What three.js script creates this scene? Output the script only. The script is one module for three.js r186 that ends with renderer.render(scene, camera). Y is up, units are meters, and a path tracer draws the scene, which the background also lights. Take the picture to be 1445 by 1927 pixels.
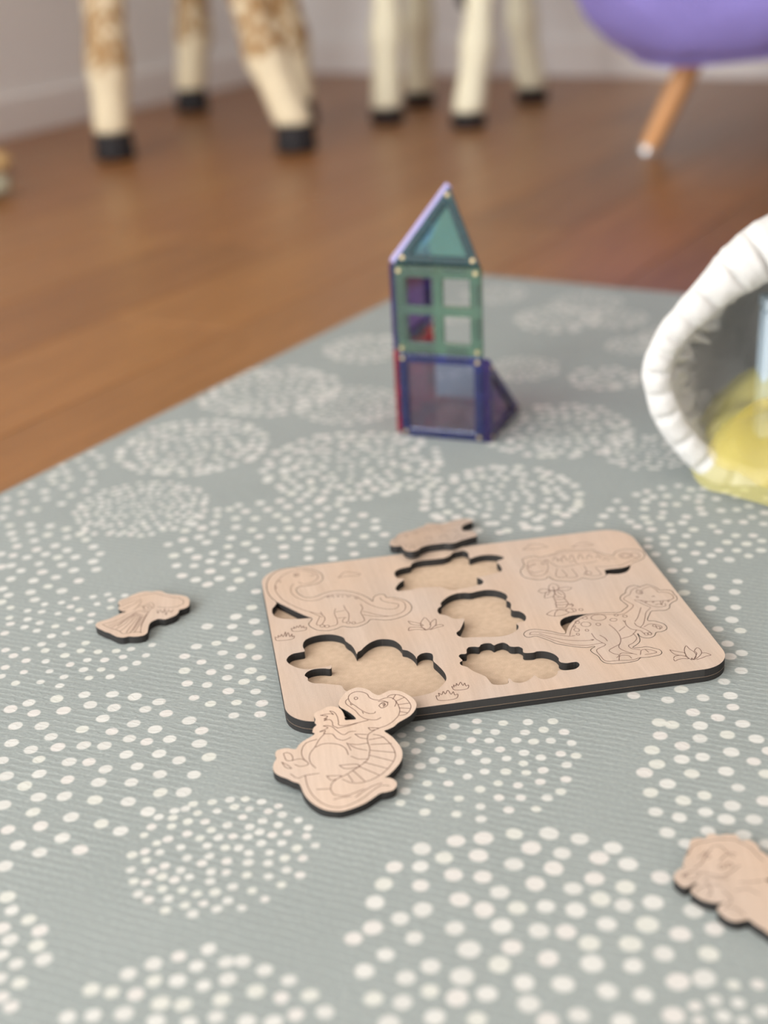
import * as THREE from 'three';
import { RoundedBoxGeometry } from 'three/addons/geometries/RoundedBoxGeometry.js';
import { MarchingCubes } from 'three/addons/objects/MarchingCubes.js';
import { ImprovedNoise } from 'three/addons/math/ImprovedNoise.js';
import { mergeGeometries, mergeVertices } from 'three/addons/utils/BufferGeometryUtils.js';
import { RectAreaLightUniformsLib } from 'three/addons/lights/RectAreaLightUniformsLib.js';

// ---------------------------------------------------------------- camera, sky, light, exposure
const scene = new THREE.Scene();
const camera = new THREE.PerspectiveCamera(41.43, 1445 / 1927, 0.05, 30);
camera.position.set(0, 0.4218, 0);
camera.rotation.order = 'YXZ';
camera.rotation.set(THREE.MathUtils.degToRad(-24.15), 0, THREE.MathUtils.degToRad(-3.26));
camera.focus = 0.79;
camera.userData.fStop = 3.2;
const renderer = new THREE.WebGLRenderer({ antialias: true });
renderer.toneMapping = THREE.LinearToneMapping;
renderer.toneMappingExposure = 0.36;
renderer.shadowMap.enabled = true;
RectAreaLightUniformsLib.init();
scene.background = new THREE.Color(0.75, 0.86, 1.0);           // overcast sky, seen only through the window openings
scene.backgroundIntensity = 2.0;

// room axes: u runs from the camera's end of the room to the far wall, n from the right-hand side to the left wall
const ROOM = THREE.MathUtils.degToRad(58.6), CU = Math.cos(ROOM), SU = Math.sin(ROOM);
const FLOOR = -0.010;                                            // y = 0 is the top of the play mat
const RU0 = -3.6, RU1 = 3.41, RN0 = -2.5, RN1 = 2.30, RH = 2.5;
const room = (u, y, n) => new THREE.Vector3(u * CU - n * SU, y, -(u * SU + n * CU));
const ROOM_TURN = ROOM;                                          // rotation.y that sends local +x along u and local -z along n

const WIN = { u0: -1.9, u1: 0.1, y0: 0.75, y1: 2.2 };              // window in the left wall, beside the camera
const DOOR = { n0: -0.1, n1: 2.1, y0: 0.30, y1: 2.25 };            // wide window in the near wall, behind the camera
const WMID = (WIN.y0 + WIN.y1) / 2, DMID = (DOOR.y0 + DOOR.y1) / 2;
const daylight = new THREE.RectAreaLight(new THREE.Color(0.96, 0.982, 1.0), 42, DOOR.n1 - DOOR.n0, DOOR.y1 - DOOR.y0);
daylight.position.copy(room(RU0 + 0.01, DMID, (DOOR.n0 + DOOR.n1) / 2));
daylight.lookAt(room(0, DMID, (DOOR.n0 + DOOR.n1) / 2));
daylight.name = 'near_window_daylight';
const sidelight = new THREE.RectAreaLight(new THREE.Color(0.97, 0.985, 1.0), 14, WIN.u1 - WIN.u0, WIN.y1 - WIN.y0);
sidelight.position.copy(room((WIN.u0 + WIN.u1) / 2, WMID, RN1 - 0.01));
sidelight.lookAt(room((WIN.u0 + WIN.u1) / 2, WMID, 0));
sidelight.name = 'side_window_daylight';
scene.add(daylight, sidelight);

// ---------------------------------------------------------------- helpers
let seedState = 7;
const rnd = () => { seedState = (seedState * 1664525 + 1013904223) >>> 0; return seedState / 4294967296; };
const reseed = (s) => { seedState = s >>> 0; };
const perlin = new ImprovedNoise();
const noise = (x, y = 0, z = 0) => perlin.noise(x, y, z);
const clamp = THREE.MathUtils.clamp, lerp = THREE.MathUtils.lerp, sstep = THREE.MathUtils.smoothstep;
const names = {};
const numbered = (n) => { const k = names[n] = (names[n] ?? -1) + 1; return k ? `${n}_${String(k).padStart(3, '0')}` : n; };
function tag(o, label, category, group) { o.userData.label = label; o.userData.category = category; if (group) o.userData.group = group; return o; }
function thing(name, label, category, pos = [0, 0, 0], group) {
  const g = new THREE.Group(); g.name = numbered(name); g.position.set(...pos); scene.add(g); tag(g, label, category, group); return g;
}
function part(parent, name, geo, mat, label) {
  const m = new THREE.Mesh(geo, mat); m.name = name; m.castShadow = m.receiveShadow = true; parent.add(m);
  if (label) m.userData.label = label; return m;
}
function structure(name) { const g = new THREE.Group(); g.name = name; g.userData.kind = 'structure'; scene.add(g); return g; }
const rgb = (r, g, b) => new THREE.Color().setRGB(r / 255, g / 255, b / 255, THREE.SRGBColorSpace);
function canvas(w, h) { const c = document.createElement('canvas'); c.width = w; c.height = h; return c; }
function canvasTex(c, srgb = true, wrap = THREE.RepeatWrapping) {
  const t = new THREE.CanvasTexture(c); if (srgb) t.colorSpace = THREE.SRGBColorSpace; t.wrapS = t.wrapT = wrap; return t;
}
function paint(c, f) {            // f(x, y) -> [r, g, b]
  const g = c.getContext('2d'), im = g.createImageData(c.width, c.height), d = im.data;
  for (let y = 0, i = 0; y < c.height; y++) for (let x = 0; x < c.width; x++, i += 4) { const v = f(x, y); d[i] = v[0]; d[i + 1] = v[1]; d[i + 2] = v[2]; d[i + 3] = 255; }
  g.putImageData(im, 0, 0); return c;
}
const path = (s) => { const a = s.trim().split(/\s+/).map(Number), out = []; for (let i = 0; i < a.length; i += 2) out.push(new THREE.Vector2(a[i], a[i + 1])); return out; };
// closed smooth outline through the points (millimetres)
function smooth(pts, closed = true, step = 0.7) {
  const c = new THREE.CatmullRomCurve3(pts.map((p) => new THREE.Vector3(p.x, p.y, 0)), closed, 'centripetal');
  const n = Math.max(pts.length * 3, Math.round(c.getLength() / step)), out = [];
  for (let i = 0; i < (closed ? n : n + 1); i++) { const p = c.getPoint(i / n); out.push(new THREE.Vector2(p.x, p.y)); }
  return out;
}
const area = (p) => THREE.ShapeUtils.area(p);
function inset(pts, d) {          // moves each point inward by d
  const s = Math.sign(area(pts)), n = pts.length;
  return pts.map((p, i) => {
    const a = pts[(i + n - 1) % n], b = pts[(i + 1) % n], t = new THREE.Vector2(b.x - a.x, b.y - a.y).normalize();
    return new THREE.Vector2(p.x - t.y * d * s, p.y + t.x * d * s);
  });
}
const metres = (pts) => pts.map((p) => new THREE.Vector2(p.x / 1000, p.y / 1000));
function basis(o, ex, ey) {       // group matrix: local x, y lie in the plane, local z is its normal
  const X = new THREE.Vector3(...ex), Y = new THREE.Vector3(...ey), Z = new THREE.Vector3().crossVectors(X, Y);
  return new THREE.Matrix4().makeBasis(X, Y, Z).setPosition(...o);
}
function place(g, o, ex, ey) { basis(o, ex, ey).decompose(g.position, g.quaternion, g.scale); return g; }
function extrude(shape, z0, z1, curve = 6, bevel = 0) {
  const g = new THREE.ExtrudeGeometry(shape, { depth: z1 - z0 - 2 * bevel, bevelEnabled: bevel > 0, bevelThickness: bevel, bevelSize: bevel, bevelOffset: -bevel, bevelSegments: 2, curveSegments: curve });
  g.translate(0, 0, z0 + bevel); return g;
}
function planarUV(g, x0, y0, w, h) {
  const p = g.attributes.position, uv = g.attributes.uv;
  for (let i = 0; i < p.count; i++) uv.setXY(i, (p.getX(i) - x0) / w, (p.getY(i) - y0) / h);
  return g;
}
function tube(points, radius, seg = 24, rad = 10) { return new THREE.TubeGeometry(new THREE.CatmullRomCurve3(points), seg, radius, rad, false); }
function box(w, h, d, r = 0.002, s = 2) { return new RoundedBoxGeometry(w, h, d, s, r); }
function grid(nu, nv, f) {        // surface through f(u, v), both 0..1, smooth normals
  const pos = [], uv = [], idx = [];
  for (let j = 0; j <= nv; j++) for (let i = 0; i <= nu; i++) { const p = f(i / nu, j / nv); pos.push(p.x, p.y, p.z); uv.push(i / nu, j / nv); }
  for (let j = 0; j < nv; j++) for (let i = 0; i < nu; i++) { const a = j * (nu + 1) + i, b = a + 1, c = a + nu + 1, d = c + 1; idx.push(a, b, d, a, d, c); }
  const g = new THREE.BufferGeometry();
  g.setAttribute('position', new THREE.Float32BufferAttribute(pos, 3)); g.setAttribute('uv', new THREE.Float32BufferAttribute(uv, 2)); g.setIndex(idx); g.computeVertexNormals(); return g;
}

// ---------------------------------------------------------------- the room
const wallMat = new THREE.MeshStandardMaterial({ color: rgb(230, 226, 223), roughness: 0.92 });
const trimMat = new THREE.MeshStandardMaterial({ color: rgb(228, 222, 218), roughness: 0.5 });
const ceilingMat = new THREE.MeshStandardMaterial({ color: rgb(240, 238, 234), roughness: 0.95 });
{
  const tile = canvas(256, 256); paint(tile, (x, y) => { const v = 128 + 60 * noise(x * 0.09, y * 0.09, 1) + 50 * noise(x * 0.3, y * 0.3, 4); return [v, v, v]; });
  wallMat.bumpMap = canvasTex(tile, false); wallMat.bumpScale = 0.0004; wallMat.bumpMap.repeat.set(4, 4);
}
function slabU(g, name, u0, u1, y0, y1, n0, n1, mat, r = 0) {      // box in room axes
  const geo = r ? box(u1 - u0, y1 - y0, n1 - n0, r) : new THREE.BoxGeometry(u1 - u0, y1 - y0, n1 - n0);
  const m = part(g, name, geo, mat); m.position.copy(room((u0 + u1) / 2, (y0 + y1) / 2, (n0 + n1) / 2)); m.rotation.y = ROOM_TURN; return m;
}
const WT = 0.12;
const wl = structure('wall_left'); 
slabU(wl, 'plaster', WIN.u1, RU1 + WT, FLOOR - 0.1, RH, RN1, RN1 + WT, wallMat);
slabU(wl, 'plaster', RU0 - WT, WIN.u0, FLOOR - 0.1, RH, RN1, RN1 + WT, wallMat);
slabU(wl, 'plaster', WIN.u0, WIN.u1, FLOOR - 0.1, WIN.y0, RN1, RN1 + WT, wallMat);
slabU(wl, 'plaster', WIN.u0, WIN.u1, WIN.y1, RH, RN1, RN1 + WT, wallMat);
const wb = structure('wall_back'); slabU(wb, 'plaster', RU1, RU1 + WT, FLOOR - 0.1, RH, RN0 - WT, RN1, wallMat);
const wr = structure('wall_right'); slabU(wr, 'plaster', RU0 - WT, RU1 + WT, FLOOR - 0.1, RH, RN0 - WT, RN0, wallMat);
const wf = structure('wall_front');
slabU(wf, 'plaster', RU0 - WT, RU0, FLOOR - 0.1, DOOR.y0, RN0, RN1, wallMat);
slabU(wf, 'plaster', RU0 - WT, RU0, DOOR.y1, RH, RN0, RN1, wallMat);
slabU(wf, 'plaster', RU0 - WT, RU0, DOOR.y0, DOOR.y1, RN0, DOOR.n0, wallMat);
slabU(wf, 'plaster', RU0 - WT, RU0, DOOR.y0, DOOR.y1, DOOR.n1, RN1, wallMat);
const ce = structure('ceiling'); slabU(ce, 'plaster', RU0 - WT, RU1 + WT, RH, RH + 0.1, RN0 - WT, RN1 + WT, ceilingMat);
const bl = structure('baseboard_left'); slabU(bl, 'board', RU0, RU1 - 0.016, FLOOR, FLOOR + 0.085, RN1 - 0.016, RN1, trimMat, 0.004);
const bb = structure('baseboard_back'); slabU(bb, 'board', RU1 - 0.016, RU1, FLOOR, FLOOR + 0.085, RN0, RN1, trimMat, 0.004);
{
  const w = structure('window_1'), f = 0.05, a = RN1 + 0.03, c = RN1 + 0.09;
  slabU(w, 'frame', WIN.u0, WIN.u1, WIN.y0, WIN.y0 + f, a, c, trimMat);
  slabU(w, 'frame', WIN.u0, WIN.u1, WIN.y1 - f, WIN.y1, a, c, trimMat);
  const mid = (WIN.u0 + WIN.u1) / 2;
  for (const u of [WIN.u0, mid - f / 2, WIN.u1 - f]) slabU(w, 'frame', u, u + f, WIN.y0 + f, WIN.y1 - f, a, c, trimMat);
  slabU(w, 'sill', WIN.u0 - 0.05, WIN.u1 + 0.05, WIN.y0 - 0.03, WIN.y0, RN1 - 0.06, RN1 + 0.03, trimMat, 0.004);
  const glass = new THREE.MeshPhysicalMaterial({ color: 0xffffff, roughness: 0, transmission: 1, thickness: 0 });
  for (const [p, q] of [[WIN.u0 + f, mid - f / 2], [mid + f / 2, WIN.u1 - f]]) slabU(w, 'pane', p, q, WIN.y0 + f, WIN.y1 - f, RN1 + 0.058, RN1 + 0.062, glass);
  const w2 = structure('window_2'), a2 = RU0 - 0.09, c2 = RU0 - 0.03, third = (DOOR.n1 - DOOR.n0) / 3;
  slabU(w2, 'frame', a2, c2, DOOR.y0, DOOR.y0 + f, DOOR.n0, DOOR.n1, trimMat);
  slabU(w2, 'frame', a2, c2, DOOR.y1 - f, DOOR.y1, DOOR.n0, DOOR.n1, trimMat);
  for (let k = 0; k < 4; k++) { const n = clamp(DOOR.n0 + k * third - f / 2, DOOR.n0, DOOR.n1 - f); slabU(w2, 'frame', a2, c2, DOOR.y0 + f, DOOR.y1 - f, n, n + f, trimMat); }
  for (let k = 0; k < 3; k++) slabU(w2, 'pane', RU0 - 0.062, RU0 - 0.058, DOOR.y0 + f, DOOR.y1 - f, DOOR.n0 + k * third + f / 2, DOOR.n0 + (k + 1) * third - f / 2, glass);
}
// plank floor: boards along u
{
  const tex = canvas(1024, 512);
  paint(tex, (x, y) => {
    const g = noise(x * 0.012, y * 0.16, 2) * 0.5 + noise(x * 0.03, y * 0.5, 9) * 0.3 + noise(x * 0.004, y * 0.03, 5) * 0.7;
    const pore = noise(x * 0.05, y * 0.9, 20) > 0.45 ? -10 : 0, v = g * 22 + pore;
    return [156 + v, 105 + v * 0.8, 53 + v * 0.6];
  });
  const fl = structure('floor'), W = 0.172, tones = [[1, 1, 1], [0.86, 0.84, 0.82], [1.12, 1.12, 1.08], [0.94, 0.9, 0.86], [1.04, 0.98, 0.92]], mats = [];
  const base = canvasTex(tex);
  for (const [i, t] of tones.entries()) {
    const m = base.clone(); m.needsUpdate = true; m.offset.set(i * 0.37, i * 0.21);
    mats.push(new THREE.MeshPhysicalMaterial({ map: m, color: new THREE.Color(t[0], t[1], t[2]).multiplyScalar(0.79), roughness: 0.42, clearcoat: 0.25, clearcoatRoughness: 0.28 }));
  }
  slabU(fl, 'subfloor', RU0 - WT, RU1 + WT, FLOOR - 0.1, FLOOR - 0.0125, RN0 - WT, RN1 + WT, new THREE.MeshStandardMaterial({ color: rgb(50, 34, 22), roughness: 0.95 }));
  const geos = {};
  reseed(31);
  const rows = Math.ceil((RN1 - RN0) / W);
  for (let r = 0; r < rows; r++) {
    const n1 = 1.0878 + W * (7 - r) > RN1 ? RN1 : 1.0878 + W * (7 - r), n0 = Math.max(RN0, 1.0878 + W * (6 - r));
    if (n1 - n0 < 0.02) continue;
    let u = RU0 - rnd() * 0.9;
    while (u < RU1) {
      const len = 1.05 + Math.floor(rnd() * 4) * 0.15, a = Math.max(u, RU0), b = Math.min(u + len, RU1); u += len;
      if (b - a < 0.03) continue;
      const key = `${(b - a).toFixed(3)}_${(n1 - n0).toFixed(3)}`;
      if (!geos[key]) {
        const w = b - a - 0.0012, d = n1 - n0 - 0.0012, g = box(w, 0.012, d, 0.0012, 1), p = g.attributes.position, uv = g.attributes.uv;
        for (let i = 0; i < p.count; i++) uv.setXY(i, p.getX(i) / 1.2, p.getZ(i) / 0.4);
        geos[key] = g;
      }
      const m = part(fl, 'plank', geos[key], mats[Math.floor(rnd() * mats.length)]);
      m.position.copy(room((a + b) / 2, FLOOR - 0.006, (n0 + n1) / 2)); m.rotation.y = ROOM_TURN;
    }
  }
}

// ---------------------------------------------------------------- outlines of the puzzle, in millimetres on the plane of each piece
const TRACE = {
  longneck: {outline: '-128.1 71.5 -127.3 79.6 -124.4 88.2 -120.5 94 -114.8 97.7 -108.6 98.2 -102.8 96.1 -97.8 93 -92.9 89 -89.7 83.8 -89 77.7 -90.8 72.2 -94.5 69.1 -99.1 67.8 -103.6 67.7 -107 67.5 -108.4 64.9 -108.5 60.5 -107.1 56.1 -103.9 51.7 -100.4 50.6 -96.6 51.6 -92.7 53.8 -87.3 55.6 -80.6 55.4 -75.1 53.1 -70.4 49.4 -66.7 44.9 -63.5 39.5 -61.9 35 -61.1 38.9 -59.1 41.8 -56.3 43.2 -53.8 42.8 -52.3 40.5 -52 37.7 -48.8 37.2 -44.9 34.8 -41.1 31.1 -38.8 25.8 -38.4 20.2 -40 15.3 -43.3 11.2 -47.3 8.6 -52.6 7 -58.2 7.3 -63.5 9.5 -66.9 10.4 -69.2 7.2 -72.8 4.5 -77.2 3 -82 4 -85.6 6 -89 4.4 -92.6 3.1 -96.8 3.2 -101.5 5.2 -104.5 8.9 -106.2 12.6 -106.2 15.5 -104.4 18.8 -103.6 22 -105.6 24.1 -108.7 28 -113.7 35 -118.7 42.5 -123.1 49.2 -126.1 56.4 -127.7 63.2', hole: '-128.1 71.5 -127.3 79.6 -124.4 88.2 -120.5 94 -114.8 97.7 -108.6 98.2 -102.8 96.1 -97.8 93 -92.9 89 -89.7 83.8 -89 77.7 -90.8 72.2 -94.5 69.1 -99.1 67.8 -103.6 67.7 -107 67.5 -108.4 64.9 -108.5 60.5 -107.1 56.1 -103.9 51.7 -100.4 50.6 -96.6 51.6 -92.7 53.8 -87.3 55.6 -80.6 55.4 -75.1 53.1 -70.4 49.4 -66.7 44.9 -63.5 39.5 -61.9 35 -61.1 38.9 -59.1 41.8 -56.3 43.2 -53.8 42.8 -52.3 40.5 -52 37.7 -48.8 37.2 -44.9 34.8 -41.1 31.1 -38.8 25.8 -38.4 20.2 -40 15.3 -43.3 11.2 -47.3 8.6 -52.6 7 -58.2 7.3 -63.5 9.5 -66.9 10.4 -69.2 7.2 -72.8 4.5 -77.2 3 -82 4 -85.6 6 -89 4.4 -92.6 3.1 -96.8 3.2 -101.5 5.2 -104.5 8.9 -106.2 12.6 -106.2 15.5 -104.4 18.8 -103.6 22 -104.4 22.4 -112.8 23.4 -119 25.2 -123.7 27.7 -126.6 31.5 -127.5 37.1 -126.7 42 -125 45 -123.5 48.8 -126.1 56.4 -127.7 63.2', lines: [
    '-122.6 66.8 -122.5 72.5 -120.3 79.4 -116.7 86.1 -111.7 90.7 -106.2 92.7 -100.3 91 -95.4 87.1 -92.6 82 -92.7 77.8 -95.5 73.5 -99.5 71.3 -103.9 71.6 -106.2 74.8',
    '-109.7 73.2 -111.6 69.6 -112.6 63.2 -111.7 57.3 -109 51.8 -104.4 47 -99.5 45.7 -95 46.4 -91 49.3 -85.6 51.1 -78.6 48.7 -72.5 45.1 -69 39.4 -66.7 34.9 -63.3 29.2 -59 24.5 -53.7 21.3 -49.5 20.9 -46.9 23.3 -46.7 26.4 -49.6 28.7 -53.5 31.3 -55.9 34.3 -56.3 38.4',
    '-48.5 34.7 -42.9 29.2 -42.2 24.4 -43.4 18.5 -47.1 14.1 -52.4 12.1 -55.3 12.1 -61.8 15.8 -70 22.8',
    '-55.3 11.8 -60.8 13 -66.2 15.4 -70.7 18.2',
    '-122.6 66.8 -121.4 59.9 -118.6 51.1 -113.6 42.7 -108.6 35.9 -103.4 30.7 -96.5 25.5',
    '-103.4 30.4 -101 27 -96.6 21.7',
    '-96.8 28.9 -96.2 24.9 -95.1 20.1 -96.4 15.2 -98.2 11.9',
    '-98.3 22.5 -100 17.6 -101.2 14.2 -101 12.2 -99 11.4',
    '-93.7 8.1 -89 9.5 -87.9 15.2 -88.3 25.1 -86.9 30.9',
    '-87.1 26.3 -81.6 26.9',
    '-87.2 18 -81.6 17.2',
    '-81 34 -80.7 28.5 -79.5 22 -80.5 14.7 -81.1 12.6',
    '-82.6 17.5 -84.6 13.5 -84.5 11.3 -82.5 10.8',
    '-76.6 7.4 -71.3 10 -71.3 16.8 -71.7 21.4 -69.7 27.1 -70.3 32.7',
    '-122.3 74.1 -121.5 70.6 -122.5 68',
    '-120.3 79.4 -118.3 80.6 -118.3 77.2',
    '-90.2 49.9 -89.8 47.4 -88.6 49.8',
    '-88.4 47 -86.2 49.6 -85.9 46.3',
    '-83.7 49 -83 46.4 -82 48.5',
    '-80.2 48 -80.1 45.6',
    '-77.4 46.8 -76.3 44.2 -75 45.8',
    '-72.7 43.6 -71.7 40.5 -70.7 42.7',
    '-108.2 88 -105.1 88.1 -104.8 84.5 -107.1 83.5 -108.4 85.5',
    '-97.2 81.6 -95.8 83.3 -94.9 81.3'], ell: ['-98.1 10.1 1.4 1.6', '-95.2 8.9 1.4 1.6', '-81.3 10.4 1.2 1.4', '-78.2 8.9 1.2 1.4', '-106.9 86 0.9 1.7'] },
  ankylosaur: {outline: '40.8 49.4 42.7 54.3 45 57.5 46.4 61.8 46.4 65.7 48 69.2 51.2 70.7 56.2 71 59.7 68.4 63.4 69 67.3 70.3 71.2 71.6 74.7 73.9 79.7 74.1 83.6 73 87.8 72.7 92.4 71.7 97.6 69.9 99.2 66.2 101.8 63.1 105 59.8 107.7 57.5 110.4 61.5 114.1 64 118.6 64.9 123.2 63.6 127.5 61.6 129.7 57.8 129 52.3 126.7 48.2 122.6 45.5 118.5 43.8 113.7 39.8 108.1 37.8 102 38 96.3 37.5 95.6 34.1 94.8 30.6 92.7 28.4 88.9 27.2 84.1 27 81.2 28.6 78.8 30.7 75.1 28.8 71.4 27.6 68.1 27.7 65.1 29.3 62.2 30.8 59.3 32.6 58.1 35.6 57.2 38.1 54.8 35.8 50.6 35.4 47 36.9 43.6 39.6 41.2 43.2', hole: '40.8 49.4 42.7 54.3 45 57.5 46.4 61.8 46.4 65.7 48 69.2 51.2 70.7 56.2 71 59.7 68.4 63.4 69 67.3 70.3 71.2 71.6 74.7 73.9 79.7 74.1 83.6 73 87.8 72.7 92.4 71.7 97.6 69.9 99.2 66.2 101.8 63.1 105 59.8 107.7 57.5 110.4 61.5 114.1 64 118.6 64.9 123.2 63.6 127.5 61.6 129.7 57.8 129 52.3 126.7 48.2 122.6 45.5 118.5 43.8 114.9 40.9 113.2 36.9 109.9 32.5 106 30.5 100.9 30.4 96.2 31.8 94.8 30.6 92.7 28.4 88.9 27.2 84.1 27 81.2 28.6 78.8 30.7 75.1 28.8 71.4 27.6 68.1 27.7 65.1 29.3 62.2 30.8 59.3 32.6 58.1 35.6 57.2 38.1 54.8 35.8 50.6 35.4 47 36.9 43.6 39.6 41.2 43.2', lines: [
    '49.7 62.4 47.5 56.8 46.9 49.3 47.5 43.8 50.9 41.3 55.3 42.4 59.1 47.5 61.4 54.5 61.1 60.9 56.6 64.5 51.6 64.3 49.7 62.4',
    '48.4 49.6 49.5 46.3 53.3 47.5 56 47.5',
    '62.8 62 65.3 55.8 67.4 51.3 72.6 49.9 78.3 50.7 84.1 51.4 89.6 51.1 94.8 52.3',
    '66 48.6 62.4 37.5 64.1 35.2',
    '68.8 46.3 69 35.6 63.5 35.4',
    '75.5 46 75.1 33.2 69.3 34.1',
    '84.5 48.2 84.2 40.6 80.9 35.4 84.2 33.8',
    '91.3 43.2 91.1 31.9 84.4 32.2',
    '91.7 44.6 99.3 42.5 107.4 41.9 115.7 45.8 123.4 49.9',
    '66.4 67.3 71.2 69.2 78.6 70.4 88.1 69 96.4 66.2 100.6 59.4 104.6 54.4 108.2 52.6',
    '66.7 60.9 69.5 65.7 69.9 60',
    '71.9 59.5 76 66.3 75.8 58.4',
    '77.3 58.8 81.6 66.3 81.1 57.7',
    '83.5 58.6 87 65.6 87.4 57.5',
    '89.5 57.7 92.7 63.2 93.6 57.4',
    '95.8 57.6 98 60.2 98.6 55.2',
    '60.5 61 62.6 63.6 63.6 61',
    '99.1 52.7 101.8 54.4 103.2 50',
    '68.9 58.7 71.9 61.8 72.5 56.9',
    '76.8 55 80.3 57.1 81.1 53'], ell: ['52.2 58.6 1.1 1.5', '59 58.3 1.1 1.5', '116.1 55.1 4 4.3', '116.1 55.1 2.3 2.8', '122.8 54.1 2.7 4', '84.4 36.7 1.8 2.6', '49.1 56.4 0.7 1.2'] },
  tyrannosaur: {outline: '21.4 -32.6 22.7 -29.9 25.9 -27.7 30.3 -27.9 34.2 -29.9 38.7 -32.6 42.3 -35.8 46 -37.8 48.2 -33.5 51.3 -28.2 54.9 -23.7 59.7 -20.3 65 -18 72 -17.5 79.3 -18.7 86.5 -20.3 90.5 -17.3 94.2 -13.5 93.3 -9.1 92.6 -3.2 95.2 1.1 97.8 2.9 100.1 7.4 103.4 11.3 107.6 11.9 110.8 9.6 115.2 11 118.3 8.4 120.5 4.4 121.1 1.7 124.4 1.2 128 -1 128.1 -6.1 128.2 -11.1 126.4 -14.8 123.5 -16.4 120.6 -18.9 118.6 -23.2 114.7 -25.4 109.6 -24.5 106.6 -24.4 103.8 -28.1 100.4 -35 103.2 -36.1 106.3 -38.9 108.3 -41.8 108.5 -46.4 106.8 -49 103.2 -50.6 100.2 -50.6 97.8 -54.1 94.6 -56 91.1 -55.4 88.7 -52.5 88.7 -49 88.1 -55.3 86.4 -59.3 82.6 -62.7 80.6 -64.3 84 -65.2 88.4 -65.2 92.4 -68.1 95.1 -71 95 -74.5 93.1 -76.5 89.2 -77.3 84.7 -77.5 80.9 -77.2 78.3 -79.4 73.7 -80.3 68 -80.2 62.5 -79.5 58.8 -77.4 57.4 -74 57.2 -69 55.6 -65 54.9 -61.3 56.3 -59.2 58.8 -57.5 53.5 -57.6 47 -54.9 42.1 -51.7 37.5 -48.4 34.7 -44.3 30.3 -38.7 27.6 -36.5 24.1 -37.1 21.9 -35.7', hole: '21.4 -32.6 22.7 -29.9 25.9 -27.7 30.3 -27.9 34.2 -29.9 38.7 -32.6 42.3 -35.8 46 -37.8 46.9 -35.5 46.6 -30.8 46.7 -25.5 48.4 -21.2 51.4 -18.6 56.1 -17 61.5 -16.8 66.7 -17.4 72 -17.5 79.3 -18.7 86.5 -20.3 90.5 -17.3 94.2 -13.5 93.3 -9.1 92.6 -3.2 95.2 1.1 97.8 2.9 100.1 7.4 103.4 11.3 107.6 11.9 110.8 9.6 115.2 11 118.3 8.4 120.5 4.4 121.1 1.7 124.4 1.2 128 -1 128.1 -6.1 128.2 -11.1 126.4 -14.8 123.5 -16.4 120.6 -18.9 118.6 -23.2 114.7 -25.4 109.6 -24.5 106.6 -24.4 103.8 -28.1 100.4 -35 103.2 -36.1 106.3 -38.9 108.3 -41.8 108.5 -46.4 106.8 -49 103.2 -50.6 100.2 -50.6 97.8 -54.1 94.6 -56 91.1 -55.4 88.7 -52.5 88.7 -49 88.1 -55.3 86.4 -59.3 82.6 -62.7 80.6 -64.3 84 -65.2 88.4 -65.2 92.4 -68.1 95.1 -71 95 -74.5 93.1 -76.5 89.2 -77.3 84.7 -77.5 80.9 -77.2 78.3 -79.4 73.7 -80.3 68 -80.2 62.5 -79.5 58.8 -77.4 57.4 -74 57.2 -69 55.6 -65 54.9 -61.3 56.3 -59.2 58.8 -57.5 53.5 -57.6 47 -54.9 42.1 -51.7 37.5 -48.4 34.7 -44.3 30.3 -38.7 27.6 -36.5 24.1 -37.1 21.9 -35.7', lines: [
    '25 -33.5 26.4 -31.2 30.8 -31.7 35.3 -34 39.8 -36.7 44.1 -39.8 48 -41.8 51.4 -41.7',
    '25 -33.5 29.2 -34.6 33.3 -38.7 37.6 -44.3 42.8 -49.4 49 -53.2 55.8 -55 64.8 -54.4',
    '31 -33.6 36.7 -39.6 44 -45.2 51.9 -48.4 58.9 -49.6 60.9 -49.4',
    '59.3 -48.5 60.9 -49.4 59.5 -50.1',
    '48.2 -41.1 50.4 -35.7 53.8 -29.7 58.6 -23.9 64.2 -20.4 69.3 -18.9 77.1 -20.9 83.4 -22.6 87.8 -23.3 92.6 -20.3 98 -13.7 96.4 -9.2 94.8 -4.6 97.6 -1.2 100.5 0.5 103.4 5.6 107 8.1 110.3 8.4',
    '111.1 6.1 116.3 7.3 118.8 3.2 119.2 -1.2 122.5 -2 125.5 -4.5 126 -10.5 123.1 -13',
    '101.2 -6.7 104.4 -8.5 108.2 -11.2 114.1 -12.3 120 -13 123.1 -13',
    '104.3 -8.8 106.6 -13.5 109.5 -18.4 113.5 -20.3 117.2 -19.6 117.9 -16.6',
    '106.8 -10.8 106.8 -12.4 108 -11.3',
    '111 -11.9 111.1 -13.6 112.4 -12.1',
    '116.2 -12.7 115.3 -17.5 118.1 -13',
    '120.7 -13.2 120.6 -15.2 122.1 -13.3',
    '111.6 -17 113.8 -16.3 115.7 -18.4',
    '113.1 -6.2 114.5 -4.9 114.7 -6.6',
    '100.8 -7.9 102.8 -10.9 104.6 -14.6 107.6 -19.5',
    '101.6 -17.9 98 -24.9 94.9 -30.4 92 -34.3',
    '107 -20.1 102.7 -24.6 99.4 -31.6 95.9 -38.5 92.7 -42.2',
    '106.9 6.4 108.1 4.4 110.9 4.5',
    '86.1 -32.8 85.5 -38 87.2 -43.1 91.4 -46 92.3 -49.7',
    '91.2 -35.7 91.4 -39.6 93.8 -43.3 96 -47.7 97.1 -51',
    '85.5 -31.1 85.7 -33 86.9 -31.4',
    '95 -42.1 99.7 -39.5 103.6 -41.3 105.7 -44.9 103.3 -47.3',
    '84.2 -38.5 78.9 -43.1',
    '77.2 -52.5 83.9 -50.5 89.7 -44.5',
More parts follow.
